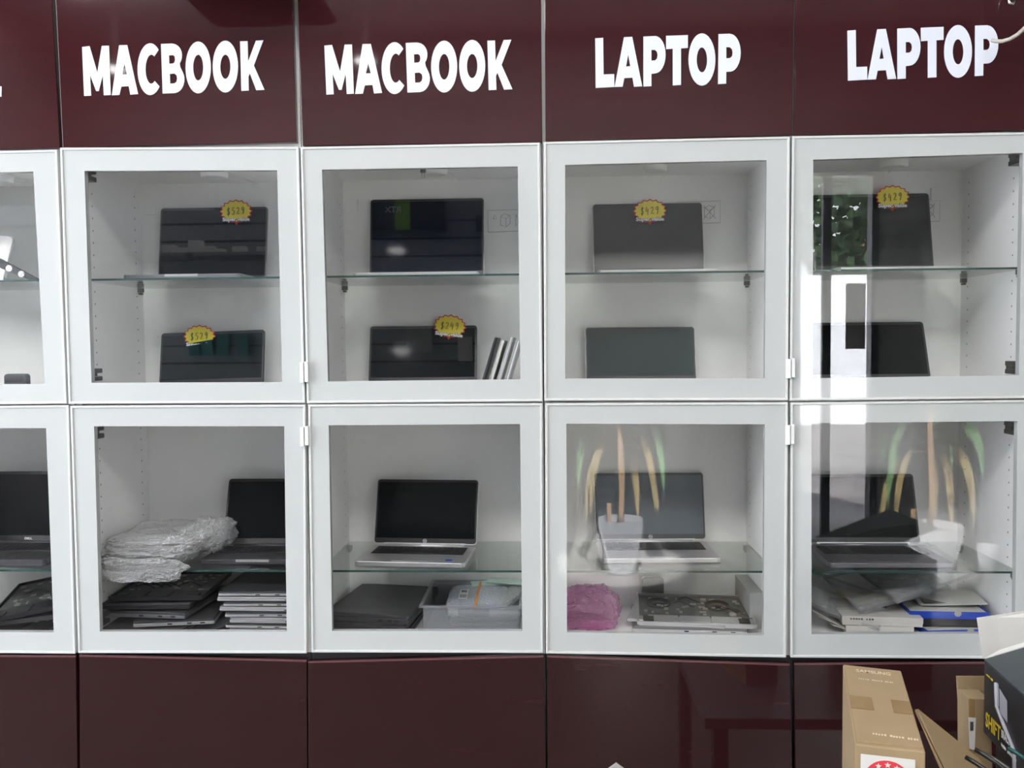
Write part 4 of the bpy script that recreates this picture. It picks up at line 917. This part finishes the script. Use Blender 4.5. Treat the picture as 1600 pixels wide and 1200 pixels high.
# black printed box with a white inner flap
A = at(1538, 1033, -.40)
e1n = Vector((-.088, -.996, 0)); e2n = Vector((.996, -.088, 0))
hb_ = .145
o = thing('black_box', 'black printed box with raised white flap at the right edge', 'box', (A.x, A.y, A.z-hb_))
A0 = Vector((0, 0, hb_)); F0 = A0+e1n*.30; B0 = A0+e2n*.26; C0 = F0+e2n*.26
MB().prism([Vector((p.x, p.y, 0)) for p in (A0, F0, C0, B0)], (0, 0, hb_)).build('body', DKBOX, o, bevel=.0015)
rise = (at(1600, 1012, -.40)-A).z/(at(1600, 1012, -.40)-A).x
up = Vector((0, 0, rise*.26+.02*0))
MB().prism([A0+Vector((0, 0, .001)), F0+Vector((0, 0, .001)), C0+up, B0+up], (0, 0, .003)).build('top_flap', SLATEBOX, o)
lo_ = Vector((A.x, A.y, A.z-hb_))
wp = [at(1527, 966, -.395)-lo_, at(1700, 940, -.395)-lo_, B0+up+Vector((0, .005, .004)), A0+Vector((0, .005, .003))]
MB().prism(wp, (0, .003, .0)).build('white_flap', WHITEP, o)
tag(MB().box(.02, .24, -.28, -.01, 0, A.z-hb_-bz-.001).build('dark_carton', DKBOX, bevel=.001), 'plain dark carton under the black printed box', 'box').location = (A.x, A.y, bz)
fnn = Vector((e1n.y, -e1n.x, 0)); 
if fnn.dot(e2n) > 0: fnn = -fnn
BM = Matrix(((e1n.x, 0, fnn.x, A0.x), (e1n.y, 0, fnn.y, A0.y), (0, 1, 0, A0.z), (0, 0, 0, 1)))
GREYPR = mat('grey_product_print', (.35, .35, .40), .5); YELP = mat('yellow_print', (.75, .55, .04), .5)
def bt_(s_, x_, z_, ft, m_, rz=0): return text('print', s_, .02, m_, o, BM @ T((x_, z_, .001)) @ RZ(rz), fit=ft, thick=.0002, bold=.0004)
bt_('SHIFT', .050, -.112, (.072, .030), YELP); bt_('BRACE', .108, -.108, (.036, .016), PRINTW); marks('print', .07, .008, 15, PRINTW, o, BM @ T((.125, -.130, .001))); marks('print', .032, .005, 9, YELP, o, BM @ T((.03, -.022, .001)))
m_ = MB(); m_.M = BM @ T((0, 0, .0016))
m_.prism([(.060, -.020, 0), (.075, -.018, 0), (.080, -.060, 0), (.064, -.065, 0)], (0, 0, .0004)).prism([(.080, -.025, 0), (.115, -.035, 0), (.118, -.075, 0), (.084, -.070, 0)], (0, 0, .0004))
m_.tube([(.064, -.02, 0), (.068, -.065, 0), (.10, -.085, 0), (.15, -.115, 0), (.155, -.19, 0)], .004, 6)
m_.build('product_picture', GREYPR, o)

TEALD = mat('dark_teal_handle', (.01, .07, .07), .4)
# dark clippers and cables in the open carton
for i, (px, py, m2, l_) in enumerate(((1572, 1196, BLK, 'black cable end at the lower edge, between the metal tool and the teal handle'), (1543, 1178, BLK, 'black cable lying against the label of the narrow box'), (1528, 1190, BLK, 'black cable end lying at the lower edge, leftmost'), (1560, 1186, DKMETAL, 'dark metal tool among the cables at the lower edge'), (1594, 1176, TEALD, 'teal handled tool by the black box foot'))):
    p_ = at(px, py, -.60)
    tag(MB().tube([p_+Vector((-.022, 0, .008)), p_+Vector((-.012, -.01, .004)), p_+Vector((.008, -.02, -.008)), p_+Vector((.03, -.04, -.03)), p_+Vector((.035, -.05, -.08))], .0042, 8).build('hand_tool', m2), l_, 'tool')
q = [at(*p, -.45) for p in ((947, 1204), (963, 1192.5), (979, 1204), (985, 1260), (940, 1260))]
tag(MB().prism(q, (0, .004, 0)).build('grey_card_corner', GREYB), 'tip of a grey card poking up at the bottom edge of the photo', 'card')
